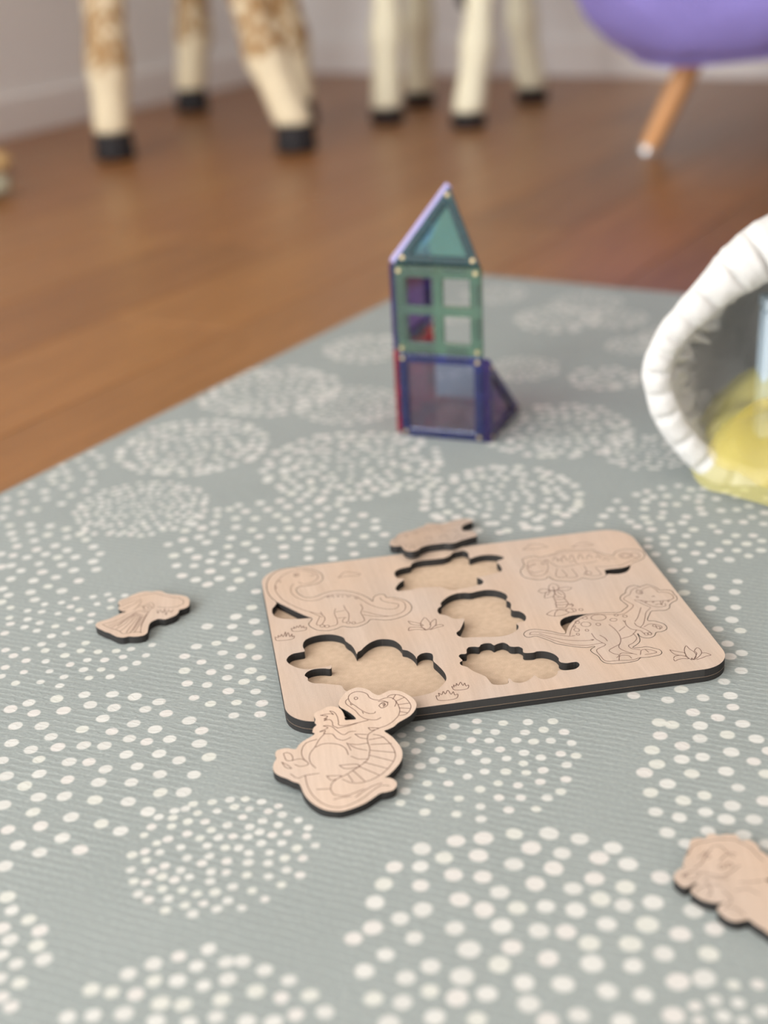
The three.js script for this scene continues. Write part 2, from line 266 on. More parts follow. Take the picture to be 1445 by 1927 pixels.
    '75.5 -33.9 77 -39.6 77.5 -47.3 76.2 -54.4 72.5 -62.2 74.5 -67.1 79.9 -72.8',
    '61.8 -41.7 62.2 -48.5 64.3 -53.5 65.8 -56.9 58.8 -61.6 58.8 -68.7 60.2 -75.4 67 -76.5 75.2 -77.9 80.8 -76.5',
    '65.9 -45 67.9 -49.3 68.2 -53.1',
    '74.5 -58.4 70 -60.9 65.7 -64.1 67 -68 69.7 -70.8 67.5 -73.1',
    '67.7 -76.6 70.1 -71.6 74.8 -72.8 75.6 -75.9',
    '70.2 -70.2 71.7 -68.9 78.2 -71.2',
    '86.2 -48.1 86.3 -54.1 82.4 -59 78.6 -61.6 79.5 -65.5 83.7 -68',
    '81.9 -73.3 84.7 -68.3 89.7 -69.6 92.1 -73.1 84.5 -74',
    '86.6 -68.1 87.5 -71.9'], ell: ['72 -23.6 4.7 3.8', '61.9 -29.9 3 3', '80 -28.8 2.2 1.8', '69.2 -31.9 1.4 1.6', '54.4 -35.2 1.6 2.2', '60.3 -37.3 1 1.3', '53.5 -40.7 0.9 1.3', '88.3 -26.2 1.3 1.5', '57.6 -26 1.3 1.7', '63.7 -22.1 1.5 1.5', '54.3 -30.6 0.7 1.2', '83.5 -23.5 1.2 1.2', '107.5 2 1.9 2.8', '108 1.5 0.7 1.1', '93.5 -50.8 1.1 1.5', '95.6 -51 1.1 1.5', '101.7 -42.3 1 1.3', '103.2 -45 1.1 1.5', '104.1 -3.8 0.6 1'] },
  hole_back: {outline: '-41.4 69.3 -40.7 72.2 -38.9 74.8 -35.5 76.7 -31.1 77.5 -28.9 78.3 -27.6 81.5 -24.3 84.1 -19.8 85 -14.3 84.8 -8.7 84.5 -3.7 84.8 0.5 87.2 3.9 91.3 7.2 92.1 11.1 92.5 13.1 90.2 13.8 86.4 12.9 82.3 12.9 79 17.9 80.9 22.4 81.8 26.7 81.3 31.8 79.2 34.8 76.2 35.8 73.8 33 71.5 30.3 70.4 29.4 68.6 30.1 64.9 30.4 58.6 29.2 54.8 26 53.2 20.8 51.6 16.3 50.5 11.2 50 13.1 47.1 13.9 42.8 11.9 39.4 9.3 38.8 4.3 37.6 -0.6 36.9 -6.2 35.9 -10.1 36.9 -13 40.3 -15.4 42.9 -20.5 44 -26.9 45 -31.1 44.6 -36 43.9 -40.1 44.1 -43.1 44.2 -44.5 47.5 -42.4 52.9 -39.3 57 -36.7 59.6 -36.8 61.2 -39.9 62.2 -41.2 65.2' },
  hole_middle: {outline: '-23.7 10.8 -22.4 14.4 -20 16.9 -19.8 20.1 -17 24.2 -13.2 28 -8 30.8 -2.7 31 2.4 29.6 7.2 30.5 12.6 31 17.6 29.3 21.4 26.1 24 21.3 23.9 17.2 22.2 13.6 23.6 10.8 23.7 6.8 22.2 1.7 22.9 -0.9 26.7 -3.4 28.7 -8.6 28.2 -13.1 26.2 -16.4 23.2 -16.7 20.7 -18 21.2 -21.1 20.1 -24.6 18 -27 14.1 -29.7 8.6 -31.2 3 -30.8 -3.8 -29.3 -10.7 -27.8 -15.4 -26.7 -17.9 -23.5 -17.9 -19.8 -15.5 -17.4 -13.1 -12.8 -9.5 -3.7 -10.1 -2.7 -13.1 -2.9 -16.4 -1.3 -18.6 2.4 -20.4 4.4 -23 5.9' },
  hole_spiky: {outline: '-22.6 -47.9 -21.1 -46.2 -17.8 -46.3 -16.2 -41.2 -14.3 -39.1 -11.2 -39.4 -8.5 -40.4 -6.6 -38 -3.5 -37.1 -0.6 -38.1 0.9 -40.8 2.9 -39.8 6.7 -39 8.9 -41.4 9.9 -44.5 12.1 -45.7 14.8 -46.2 16.5 -49 15.8 -53 16.4 -54.2 21.6 -55.2 23.9 -54.4 27.3 -55 30.8 -57.3 33.3 -61 34.2 -65.4 33.6 -68 34.2 -70.2 37.1 -71.9 40.6 -71.8 43.3 -72.2 44.1 -74.7 42.7 -77.7 39.7 -79.6 34.8 -79.7 30.1 -79 28.6 -82.1 25.8 -84.7 22.1 -86 18.7 -85.7 16.6 -83.6 15.4 -80.7 12.6 -83.2 8.5 -86.1 5 -86.5 2 -85 0.9 -82.5 0.9 -80.9 -0.2 -80.3 -1.7 -85.4 -3.7 -85.9 -7.6 -85.6 -10.6 -83.8 -11.6 -79.6 -12.5 -74.8 -14 -72.5 -16.6 -69.2 -19.1 -65.2 -20.4 -61.5 -22.7 -59.6 -23.7 -57.9 -23.5 -55.3 -21.7 -53.7 -22.2 -50.8' },
  hole_front: {outline: '-124.4 -27.2 -123.1 -23.1 -120 -20.1 -115.5 -19.4 -112.7 -18.9 -112.5 -16.6 -112.9 -13.3 -112.5 -9.7 -110.9 -5.6 -107.5 -2.8 -101.9 -1.1 -95.6 -1.6 -90.5 -4.1 -87 -8.1 -86.2 -13 -83.6 -18.8 -82.5 -23.9 -82.1 -28.5 -81.9 -30.3 -80.9 -27.9 -79 -26.6 -76.2 -22.9 -71.9 -18.5 -67.1 -16.1 -62.6 -16.4 -57.7 -19.1 -55 -23.9 -54 -28.6 -53.9 -31.9 -51.4 -33.8 -49.1 -37.9 -47.9 -42.6 -47.7 -44.8 -46.9 -42.5 -44.1 -39.7 -40.5 -39.3 -37.8 -41.2 -37.6 -44.4 -38.5 -49.8 -37.1 -54.9 -35.4 -61.3 -34.7 -66.5 -35.1 -71.4 -36.3 -74.3 -40.4 -79.8 -45.5 -84.1 -51.7 -85.7 -57.6 -86.1 -63.3 -85.2 -71.1 -82.4 -78.9 -78.8 -85 -75.2 -91.3 -72.5 -94.3 -70.1 -95.2 -67.5 -96 -64 -100.7 -61.5 -106.3 -59 -112 -56.7 -114.3 -53.6 -114.2 -50.3 -115.6 -47.5 -114.4 -44.4 -111.6 -42.1 -107.6 -41.4 -103.4 -42.1 -99.7 -43.4 -98.8 -39.2 -100.6 -40.3 -104.9 -40.7 -109.3 -40.8 -114.4 -40.2 -119.2 -36.9 -123 -31.9' },
  engraving: {lines: [
    '-128.6 2.8 -127.9 -1.1 -117.6 -1.4 -116.8 2.1 -118 0.9 -117.9 4.6 -119.4 1.6 -120.1 7.1 -121.8 2.3 -121.6 8.4 -123.5 2.7 -124.4 5.9 -125.3 3.2 -126.6 5 -126.7 2.3 -128.6 3.7',
    '-117.6 11.7 -116.9 8.1 -109 7.6 -108.1 11.1 -109.4 10.3 -109.7 13.1 -110.9 11.1 -111.6 14.9 -112.9 12 -113.7 14.2 -114.7 11.7 -115.8 13.6 -115.9 11.3 -117.6 12.1',
    '-44.8 -88.6 -44.2 -93.4 -34 -93.8 -32.4 -89.5 -34.1 -90.2 -34.3 -86.5 -36 -88.9 -37 -84.2 -39.2 -87.8 -39.8 -84.8 -41.3 -87.9 -42.7 -85.9 -43 -89 -44.7 -88.3',
    '-34 -81.1 -33.2 -84.8 -25.6 -85.2 -24.3 -81.5 -25.8 -82.2 -25.9 -79 -27.4 -81.2 -28 -77.3 -30 -80.5 -30.6 -78.2 -31.5 -80.8 -32.6 -79.4 -32.8 -81.7 -33.9 -80.8',
    '-44.4 2.4 -41.9 0.7 -37.5 -2.9 -36 -5.6 -40.5 -4 -43.3 -1.8 -44.4 2.4',
    '-46.3 -9.5 -45 -6.1 -41.8 -6.3 -36.8 -8.8 -35.9 -11.3 -41.5 -9.5 -44.7 -9.6 -46.3 -9.9',
    '-36 -11.7 -37.4 -7.1 -37.2 -2.4 -35.3 1.5 -33.2 4.2 -31.9 0 -31.3 -4.9 -32.9 -9.8 -36 -11.7',
    '-32.1 -5.7 -29.4 -1.2 -27.1 0.7 -27.5 -4 -28.8 -7.5 -32.7 -11.2 -35.6 -11.8',
    '-32.3 -11.3 -29.4 -8.3 -26.9 -7.1 -24.3 -7.8 -24.1 -9.3 -27.5 -10.1 -32.9 -12.1',
    '100.4 -72.4 102.3 -74 104.6 -75.8 107.4 -78 106.8 -81.4 104.4 -80.2 102 -78.7 100.7 -75.9 100.4 -72.4',
    '99.2 -82.2 100.5 -80.4 103.4 -79.9 106.6 -81.9 107.2 -85 104.7 -84 101.4 -84.2 98.8 -85.4 98.8 -83.2',
    '108.4 -86.3 107.3 -82.9 107.7 -78.1 109.2 -73.4 111.4 -70.4 112 -74.5 113.2 -78.1 113.2 -81.6 111.1 -85.3 108.8 -86.5',
    '113.7 -77.5 115.4 -75.1 117.1 -74.1 117.8 -76.4 117.2 -80.2 114.7 -83.4 112.1 -85.5 109.8 -86.7 112.6 -82.9 114.3 -79.8 113.8 -77.5',
    '117.1 -80.6 119.6 -81.2 120.8 -82.7 121.4 -84.1 118.2 -84.7 114.7 -86.2 111.5 -86.9',
    '108.5 -86.4 109.5 -84.5 109.4 -86.4',
    '52.4 10.6 49.9 10.2 46.9 10 47.7 13.3 49.3 16.6 51.4 18.2 54.9 18.1 54 13.1 52.4 10.6',
    '45.1 20.3 47 22.1 49.2 22.6 51.8 20.8 52 18.8 49.5 17.3 46.7 17.2 45.1 20.3',
    '52.5 19.5 53.2 23.8 55.4 27.3 57.7 27.9 59.4 25.5 59.4 21.7 57.5 18.8 55.4 18.7 52.5 19.5',
    '55.5 17.9 54.8 12.9 56.2 9.6 59 7.3 60.3 11.4 59.9 15.2 57.3 18.2 55.5 17.9',
    '58.5 20.1 61.7 21.3 65.1 20.9 67.4 19.3 64.6 16.9 61.1 16.8 59 18.1',
    '56.2 24.1 55.8 20.8 55 16.9',
    '49.3 13.2 52.2 17.3',
    '56.8 16.4 58.5 11.5',
    '52 18.8 55.4 18.7 58.8 18.5',
    '53.4 11.8 52.4 9.5 52.5 8 52.1 5.5 52.1 3 51 -0.3 51.2 -1.8 50.5 -4.1 53.2 -5.4 56.2 -5.6 57.2 -3.8 59.1 -1.4 59.2 1.1 58.9 3.7 58.8 6.7',
    '52.8 9 55.9 8.5',
    '52.5 6.2 55.7 5.5 58.4 5.4',
    '51.8 1.9 55.2 1.5 58.6 1.3',
    '51.2 -0.7 54.6 -1.8 58.4 -1.6',
    '57.2 -4.1 58.5 -2.3 60.2 -2.4 61.4 -4.5 60.9 -3.3 59.4 -2.9',
    '41.9 -11.3 43.6 -9.7 46.5 -7.6 48.6 -7.5 50.9 -7.4 53.5 -9.1 56.2 -12.3 52.5 -14.8 49 -15.3 46.1 -14.9 43.3 -13.1 41.9 -11.3',
    '50.8 -7.4 48.2 -9.9 46.2 -14.6',
    '54.9 -9.9 56.5 -7.8 58.4 -7.3 59.2 -9.2 59.2 -12.4 56.9 -12.5 55 -10.9',
    '59.6 -7.9 60.9 -9 61.4 -10.9 59.8 -12.6 59.1 -12.4',
    '51.4 -7.2 54.6 -7.7 55.5 -9',
    '60 -5.9 61.5 -4.2 60.8 -1.5',
    '-79.2 74.1 -75.9 79.2 -73.3 81.4 -69.7 80.1 -66.9 78.1 -63.9 75.6 -66 73.9 -73.4 75.1 -79.2 74.1',
    '51.3 82.8 55.5 86.6 58.4 89.4 62.5 88.8 66.3 86.9 67.7 84.5 69.2 82.3 65.6 81.8 57.8 81.9 51.3 82.8',
    '85 77.5 87.6 79.3 91.4 82.3 95.6 82 98.5 79.8 100.3 77.4 96.2 76.9 89.9 77.3 85 77.5'], ell: ['64.4 -11 1.2 1.5'] },
  leaning: {outline: '-32.8 -2.2 -32.4 0 -30.7 1.6 -27.6 2.6 -25.8 4.1 -23 4.8 -19.6 3.5 -17.5 1.2 -16.5 -2.4 -16.2 -5.8 -16.3 -8.8 -13.7 -9.3 -10.4 -9.4 -11.1 -6.4 -13.3 -2.6 -15.5 0.3 -17.3 2.6 -17.9 5.1 -17.3 7.9 -15.4 11.4 -12.5 15.2 -9.1 17.5 -5.2 18.4 -1.8 16.9 0.9 14.3 2.8 11 5.5 8.9 8.8 10.2 11.5 11.6 15.1 11.3 18.5 9.6 21.5 5.9 23.9 2 24.9 -2.1 24.3 -5.8 22.2 -9.7 19.2 -12.9 15.5 -15.2 11.8 -17.4 9 -20 5.7 -21.6 3.3 -22.5 5 -25.6 6.8 -28.7 8.2 -32.6 9.3 -36 9.8 -40.1 9.6 -43 8.5 -47.1 6.8 -50.2 3.5 -54.2 0 -57.7 -2.5 -59.5 -1 -60.1 1.3 -61.8 2.5 -64.5 2 -67.3 -0.1 -69.8 -3.4 -70.6 -6.7 -70.8 -9.8 -72.6 -12.9 -74.8 -16.6 -76.9 -20.7 -78.4 -24.7 -79.5 -29.1 -80 -33.3 -78.9 -36.9 -77 -39.8 -74.4 -42.6 -70.6 -44.8 -66.1 -46 -61.8 -46.6 -57.6 -47.4 -54.9 -50 -53.1 -53 -50 -56.6 -47.1 -58.8 -44.1 -59.5 -40.6 -58.6 -36.4 -57 -33.1 -57.2 -29.8 -56.3 -26.9 -53.3 -25.7 -49.8 -26 -46 -27.5 -43.9 -24.6 -41.3 -22 -38.1 -20 -35.5 -18.2 -34.2 -16.8 -35.2 -15.7 -35 -13.9 -34.2 -11.8 -32.4 -9.8 -33.1 -7.8 -32.4 -5.1', lines: [
    '4.8 4.3 1.9 5.7 -0.1 8.1 -0.8 11.2 -3.5 13.8 -6.4 14.7 -9.6 13.6 -11.5 11.1 -11.7 7.7 -10.9 5.1 -8.9 2.2 -7 -1.1 -5 -3.9 -2.4 -6.1 0.6 -6.3 1.2 -5.2',
    '-12.1 9.2 -13.6 7.6 -13.8 5.2 -12 1.9 -9.6 -2 -7.9 -6.6 -5.4 -10 -2.1 -11.8 0.8 -12.2 3.4 -10.9',
    '4.8 4.3 8.6 5.5 11.6 5.4 13.6 2.7 13.8 -0.2 12.6 -2.9',
    '10 6.5 12 7.5 15.6 7.2 18.8 4.6 21 -0.3 21.4 -4.7 19.7 -8.7 17.2 -11 13.8 -11.4',
    '14.2 1.1 14.7 -2.8 14.7 -6.7 13.2 -11.1 10.9 -13.9 8.5 -16.2 5.1 -18.3 0.7 -19.7 -3.1 -21.6 -5.8 -23.8 -7 -29 -6.8 -35.2 -7.9 -39.9 -9 -43.4 -13.1 -47.3 -18.1 -50.6 -23.1 -53.7 -26.7 -55.1 -30.5 -58.5 -31.7 -63.2 -30.6 -67.1',
    '12.6 3.6 14.7 7.1',
    '14.3 1.6 19 3.8',
    '14.6 -1.8 21 -1.8',
    '15 -4.8 20.9 -6.6',
    '14.7 -8.1 18.3 -9.8',
    '3.9 -0.5 6.2 1.9 8.6 1.9 9.1 -0.2 7.3 -2.2 5.1 -2.7 3.9 -0.5',
    '5.7 1 7.3 1.2 7.6 -0.5 6.2 -1.8',
    '4.3 3.3 7 3.2 9.7 1.3',
    '-11.3 4.7 -11.2 3.5 -10.4 3.7',
    '-5.9 -3.7 -5.6 -5.4',
    '-29.1 -2.1 -26.3 -1.7 -23.3 -1.9 -22 -2.8 -23.6 0.6 -21.4 -0.9 -20.2 -4.9 -20.2 -9.6 -20.3 -12.4 -17.2 -13.5 -10 -12.7 -3.9 -11.7',
    '-29.1 -2.1 -25.4 -3.8 -27.7 -5.7 -25.9 -5.6 -27.9 -7 -24.6 -6.8 -23.5 -9.4 -23.6 -12.2 -21.5 -14.5',
    '-28.8 -11.5 -27.6 -11.3 -24.3 -13 -22.4 -16.6 -20 -20.3 -18.4 -21.1 -15.7 -19.4 -12.2 -19.5',
    '-28.8 -11.5 -26.6 -13.4 -31.5 -16 -28.2 -15.8 -29.3 -17.9 -25.1 -19.2 -22.8 -23.8 -19.6 -25.6 -15.3 -24',
    '-21.6 -14.9 -15.6 -14.3 -10 -12.9',
    '-4.9 -18 0.7 -19.7 -3.6 -20.6 -4.9 -18',
    '-12.9 -21.8 -6.4 -23.6',
    '-12.9 -21.8 -10.2 -25.6 -6.7 -27.2',
    '-28.8 -17.8 -32.6 -22.5 -35.6 -28.1 -38.4 -32 -39.6 -36.1 -39.2 -41 -37.2 -44.8',
    '-35.1 -28.2 -31.3 -26.4 -26.2 -27 -21.9 -29.3 -19.5 -32.9 -18.8 -37.9',
    '-18.2 -28.2 -16.9 -34.8',
    '-16.8 -30.3 -13.8 -33.6 -8.5 -36.5',
    '-18.3 -28.7 -12.8 -30.7 -6.9 -30.6',
    '-3 -24.2 0.8 -26.4 3.9 -32 5.7 -38.6 5.4 -44.7 1.8 -50.9 -3.8 -56.5 -10.6 -60.1 -16.3 -61 -21.1 -59.6 -24.6 -56.4',
    '-6 -28.1 2.3 -27.6',
    '-5.7 -32.2 5.4 -33.7',
    '-6.5 -36.9 5.5 -41.2',
    '-7.7 -40.7 3.5 -47.8',
    '-11.6 -45.5 -0.3 -53',
    '-14.9 -48.2 -5.5 -57',
    '-18.2 -51 -13.4 -60.4',
    '-21.3 -53.3 -19.5 -59.5',
    '-24.7 -45.3 -15.2 -46.5 -14.4 -48.3 -22.3 -48.4 -24.7 -45.3',
    '-32.5 -52.2 -24.8 -53.8 -30.2 -56 -32.5 -52.2',
    '-17.6 -39.4 -14 -42.4 -9 -43.4',
    '-38.7 -61.3 -32.1 -62.3',
    '-43.4 -49.9 -43.2 -57.5 -41.4 -65.2 -37.8 -71.6 -32.9 -75.8 -27.6 -77 -21.8 -75.4 -15.8 -72.2 -10.1 -67.7 -5.8 -65.3 -1.5 -66.2',
    '-20.1 -71.3 -15.1 -67.5 -9.6 -64.5 -4.9 -63.4',
    '-31.1 -70.6 -26.6 -69.9 -22.2 -70.1',
    '-30.6 -67.1 -25.3 -69 -20.2 -68 -14.8 -65.9',
    '-52.8 -29.8 -50.8 -29.4 -48.7 -31.6 -48.6 -36 -51.5 -35.8 -52.8 -29.8',
    '-54.4 -36.5 -52.6 -41.2 -49.9 -42.6 -51.8 -39.2 -54.4 -36.5',
    '-49.2 -36.3 -44.1 -36 -41 -39.3 -40.7 -41.1 -45.3 -41.8 -47.9 -39.6',
    '-50.9 -46.6 -47.5 -50.7 -43.4 -49.5 -36 -49.3',
    '-33.7 -21.8 -39.7 -23.7 -42.6 -28.4 -43.2 -33.6 -42 -38.2'], ell: ['-7.6 8.8 1 1.1', '6.9 -0.2 0.5 0.7'] },
  steg: {outline: '-18.9 13 -17 20.7 -12.9 26.3 -10.3 32.7 -7.2 37.6 -2.2 40.5 2.7 42.1 8.8 47.1 12.5 49.3 14.9 54.9 19.4 54.1 24 50.6 27.8 50.1 32.5 53.3 39 55.6 44.6 57 47.7 52.8 48 45.8 43.5 42.6 38.6 37.4 36.7 31.3 36.4 24.4 39 22.1 42.3 20.6 43.4 11.9 41.9 5.8 37.7 4 33.3 1.6 29.1 -0.6 24.6 -4.1 20.8 -4.1 17.5 -2 13.7 -2 9.3 -1.9 4.8 -2.7 -0.3 -6.4 -3 -11.1 -7.1 -13.4 -10.4 -11.2 -12 -5.8 -12.1 -1 -12.5 4 -15.9 4.3 -18.6 6.8', lines: [
    '-15.2 16.2 -11 26.6 -5.4 32.9 1.4 34.9 9.7 41.4 17.5 44.3 24.9 42.1 33.4 44.7 40.4 46.8',
    '-10.5 -0.6 -6 7 -1.8 2.7 4.9 4.5 12.5 4.6 20.1 4.8 27.5 3.8 36.4 9.6',
    '-14.2 10.8 -10.9 8.1 -8 10.4',
    '6.5 13.5 10.2 19.3 11.2 11.4',
    '16.3 11.5 21.1 19.3 22.6 11',
    '-8.3 -6.3 -5 1.8 -3.9 -5.9',
    '23.5 28.4 29.8 30.6 31.9 21.9',
    '26.8 6.6 31 14.6 32.4 9',
    '9.1 37.8 13 41.2 14.5 35.2',
    '17.5 37.7 21.8 39.6 23.3 33.7'], ell: ['-4.1 28.5 0.9 2.1', '3.7 33.1 0.9 2.2'] },
  volcano: {outline: '-30.1 -8 -29.7 -5.3 -27.7 -3.4 -24.3 -1.6 -21.4 0.3 -18.2 3.8 -15.4 6.3 -12.6 8.1 -15.4 9.4 -17.9 11.6 -18.7 14.6 -18.2 17.3 -19.9 20.4 -19.9 22.7 -18.5 26 -14.9 27.9 -13.2 30.6 -10.7 32.7 -7.2 35.2 -3 36.1 1 35.2 4.8 35.9 7.7 34.6 10.9 31.2 14.3 29.6 18.3 28.5 22.3 26.9 25.5 24.7 27.6 21 28.4 15.7 28.2 10.6 26 8 23 6.4 22.4 2.3 20.7 -1.4 17.8 -3.8 14.4 -5.6 10.5 -4.6 7.6 -6.4 5.6 -9.5 5.2 -13.7 5.4 -19.1 5.4 -22.8 3.9 -25.3 1 -26.5 -2.6 -26.6 -5.8 -26 -9.3 -26.9 -13.1 -25.6 -16.1 -23 -19.2 -20 -22.1 -18 -25.2 -15 -28.3 -12', lines: [
    '-25.6 -8 -20.3 -12.9 -13.3 -18 -10.1 -21.8 -5.5 -21 -0.4 -20.6 1.4 -22 0.8 -19.6',
    '2.7 6.3 1.3 -2.4 0.6 -11 0.8 -19.6',
    '-25.7 -7.4 -20 -5.4 -15.3 -1.5 -10.4 4.5 -5.4 7.3',
    '-5.3 6.2 -9.7 0 -13.9 -7.2 -18.8 -12.5',
    '-4.6 5 -8.3 -2.4 -11.4 -9.6 -15.8 -15',
    '-3.7 4.3 -6.5 -3.7 -9.8 -13 -12.6 -18.6',
    '-2.8 3.6 -4.6 -6.1 -7 -14.4 -8.2 -20.7',
    '-1.5 2.4 -3 -6.3 -4.3 -14.8 -5.6 -20.5',
    '-0.3 1.1 -1.2 -7.6 -2.1 -16.1 -3 -20.2',
    '1.6 3.1 0.3 -6.6 -0.4 -13.1',
    '-6.2 5.2 -10.8 0.1 -15.1 -5.9 -21.3 -10.1',
    '-6.4 3 -11.2 -4.2 -15.3 -11.3',
    '-1.6 -0.9 -2.9 -10.6 -4.2 -19',
    '-18.3 21.4 -13.5 25.4 -8 28.8 -2.3 31.7 3.1 32.2 7.2 29.9 14.8 25.5 21.7 22.3 24.1 18.5 23.8 14 18.8 10.6 12.3 10.8 7.8 12.5',
    '-7.9 24.7 -9.8 22.6 -14.8 19.8 -17 16.6',
    '-5.3 25.6 -8.2 19 -11.9 14.9 -15.2 11.9',
    '-4.4 23.2 -5.5 15.2 -7.9 9.9',
    '-2 13.7 -0.3 16.9 2 15.5 3.7 10.7 2 7.5 -1 10.2 -2 13.7',
    '0.6 17.9 2.7 18.8 4.8 15.1 4.8 10.6',
    '7.9 8 9 3.3 10 7.7 12.2 3.5 12.9 8.5 14.7 0.4 15.5 7.1 17.5 3.4 18.6 7.2',
    '-5.4 7.3 -2.3 8.1 1.3 5.4 3.2 6.8',
    '-0 14.6 1.9 12.1 1.2 9.9',
    '-5.9 14.1 -3.3 15 -0.8 12.4'], ell: [] },
  tri: {outline: '-22.4 0.4 -22.2 2.2 -21.1 4.5 -18.7 6.9 -16 8.6 -16.3 10 -15 12.9 -14 15.8 -12.1 17.4 -12.5 18.8 -10.7 21.7 -9.4 25.3 -7.6 28.3 -4.6 29 -1.2 28.3 0.2 30.7 3.2 31.4 6 29.9 7.7 30.4 11.7 30.3 14.2 29.5 14.6 26.4 16.3 25.2 18.8 25.6 20.9 23.2 22 20 21.7 17.5 23.1 15.6 24.9 12.4 26.8 8 27 3.2 25 -0.7 22.2 -2.8 19.4 -3.3 18.6 -4 19.3 -4.9 22.4 -4.6 27.4 -3.3 32 -5.4 35.1 -10.2 36.7 -16 40.5 -19.1 44.3 -20 45.8 -22.3 44 -25.4 40.5 -26.2 36.3 -25.3 33.5 -28.4 31.4 -34 31.5 -38.3 29.4 -41.7 24.9 -43.4 20.8 -42.6 20.4 -39.4 17.8 -37.1 14.7 -39 13.3 -41.4 10.9 -39.7 9 -36.4 6.3 -33 4 -29.1 1.8 -29.5 -1.7 -30 -4.3 -28.9 -6.5 -26.1 -7.7 -23.3 -7.7 -21.1 -6.2 -19 -3.6 -17.1 -5 -17.2 -8 -17.2 -10.8 -16.2 -13.4 -14.5 -15.6 -11.5 -16.8 -9.2 -16.2 -7.3 -14.1 -4.9 -11.8 -2.9 -13.7 -3.2 -16.4 -4.9 -18.5 -5.9 -20.2 -4.9 -21.8 -1.9', lines: [
    '-12 17.5 -9.4 22.2 -5.6 25 -1.4 25.8 2.8 26.7 7.6 26.9 12.5 25.8 15.6 22.4 18.4 18.5 19.8 13.4 21.5 9.7',
    '-17.9 1.8 -15.5 4 -11.8 4.8 -9.8 3.5 -13 -0.3 -15.5 -1.3',
    '-11.3 7.2 -8.5 9.3 -6.2 12.1 -3.6 16.7 -0.4 20.1',
    '-9 4 -5.5 2.5 -1.4 0.4 2.8 1.8 9.6 7.1',
    '-9.4 -1.2 -5.4 -0.4 -1.8 -1.3 1.9 -1.6',
    '-15.1 -9.3 -11.4 -6.2 -6.5 -4.9 -1.5 -5.9',
    '-8.3 -3.1 -7.5 -8.9 -10 -13.1',
    '-2.3 -9.3 -0.8 -12.2 -0.3 -16.2 -3.3 -19.3',
    '-5.3 -21.3 -1.4 -20.5 1.6 -23 3 -26.3',
    '6.5 -4.3 11.7 -4.8 17.2 -4.1',
    '0 22 4.1 22.2 6.7 17 10.2 15.5',
    '1.4 11.4 6.4 15.8 8.8 13.2',
    '-8 14.7 -5.1 16.9 -3 19.1',
    '3.6 -9.8 9 -9.1 12.9 -12.9'], ell: ['-3.4 14.9 1.1 1.2', '1.2 7 1.3 1.3', '-17 2.3 1.1 1.2', '5.2 8.1 1.5 1.4'] },
};
const BOARD = { o: [0.05548, 0.0085, -0.75541], ex: [0.99001, 0.0, -0.141], ey: [-0.141, 0.0, -0.99001], w: 0.2611, d: 0.1968 };
const LEANING = { o: [-0.01304, 0.01347, -0.64673], ex: [0.99001, 0.0, -0.141], ey: [-0.14011, 0.11227, -0.98375] };
const STEG = { o: [0.02327, 0.01342, -0.85082], ex: [0.99001, -0.0, -0.141], ey: [-0.13886, -0.17365, -0.97497] };
const VOLCANO = { o: [-0.16106, 0.005, -0.78461], ex: [1.0, 0.0, -0.0], ey: [0.0, 0.0, -1.0] };
const TRI = { o: [0.14639, 0.005, -0.49735], ex: [1.0, 0.0, -0.0], ey: [0.0, 0.0, -1.0] };
// dot clusters of the mat print: place along the two mat edges, radius, dot size
const CLUSTERS = [
  [-0.736, 0.129, 0.0529, 'S'], [-0.612, 0.084, 0.0663, 'M'], [-0.59, 0.233, 0.075, 'M'], [-0.602, 0.377, 0.0645, 'M'], [-0.468, 0.445, 0.0387, 'S'], [-0.451, 0.355, 0.0652, 'M'],
  [-0.309, 0.341, 0.0339, 'M'], [-0.312, 0.256, 0.0353, 'S'], [-0.464, 0.058, 0.07, 'M'], [-0.468, 0.154, 0.0501, 'S'], [-0.312, 0.075, 0.0452, 'M'], [-0.143, 0.217, 0.0472, 'M'],
  [-0.076, 0.105, 0.0374, 'S'], [-0.336, 0.18, 0.0319, 'M'], [-0.168, 0.092, 0.0361, 'S'], [-0.121, 0.275, 0.034, 'S'], [-0.203, 0.326, 0.0266, 'S'], [-0.62, 0.7, 0.06, 'M'],
  [-0.45, 0.61, 0.05, 'S'], [-0.46, 0.74, 0.05, 'M'], [-0.3, 0.5, 0.06, 'M'], [-0.16, 0.37, 0.05, 'S'], [-0.17, 0.53, 0.06, 'M'], [-0.3, 0.67, 0.06, 'L'],
  [-0.1, 0.69, 0.06, 'M'], [-0.77, 0.765, 0.03, 'S'], [-0.9, 0.765, 0.03, 'S'], [-0.07, 0.22, 0.04, 'S'],
];
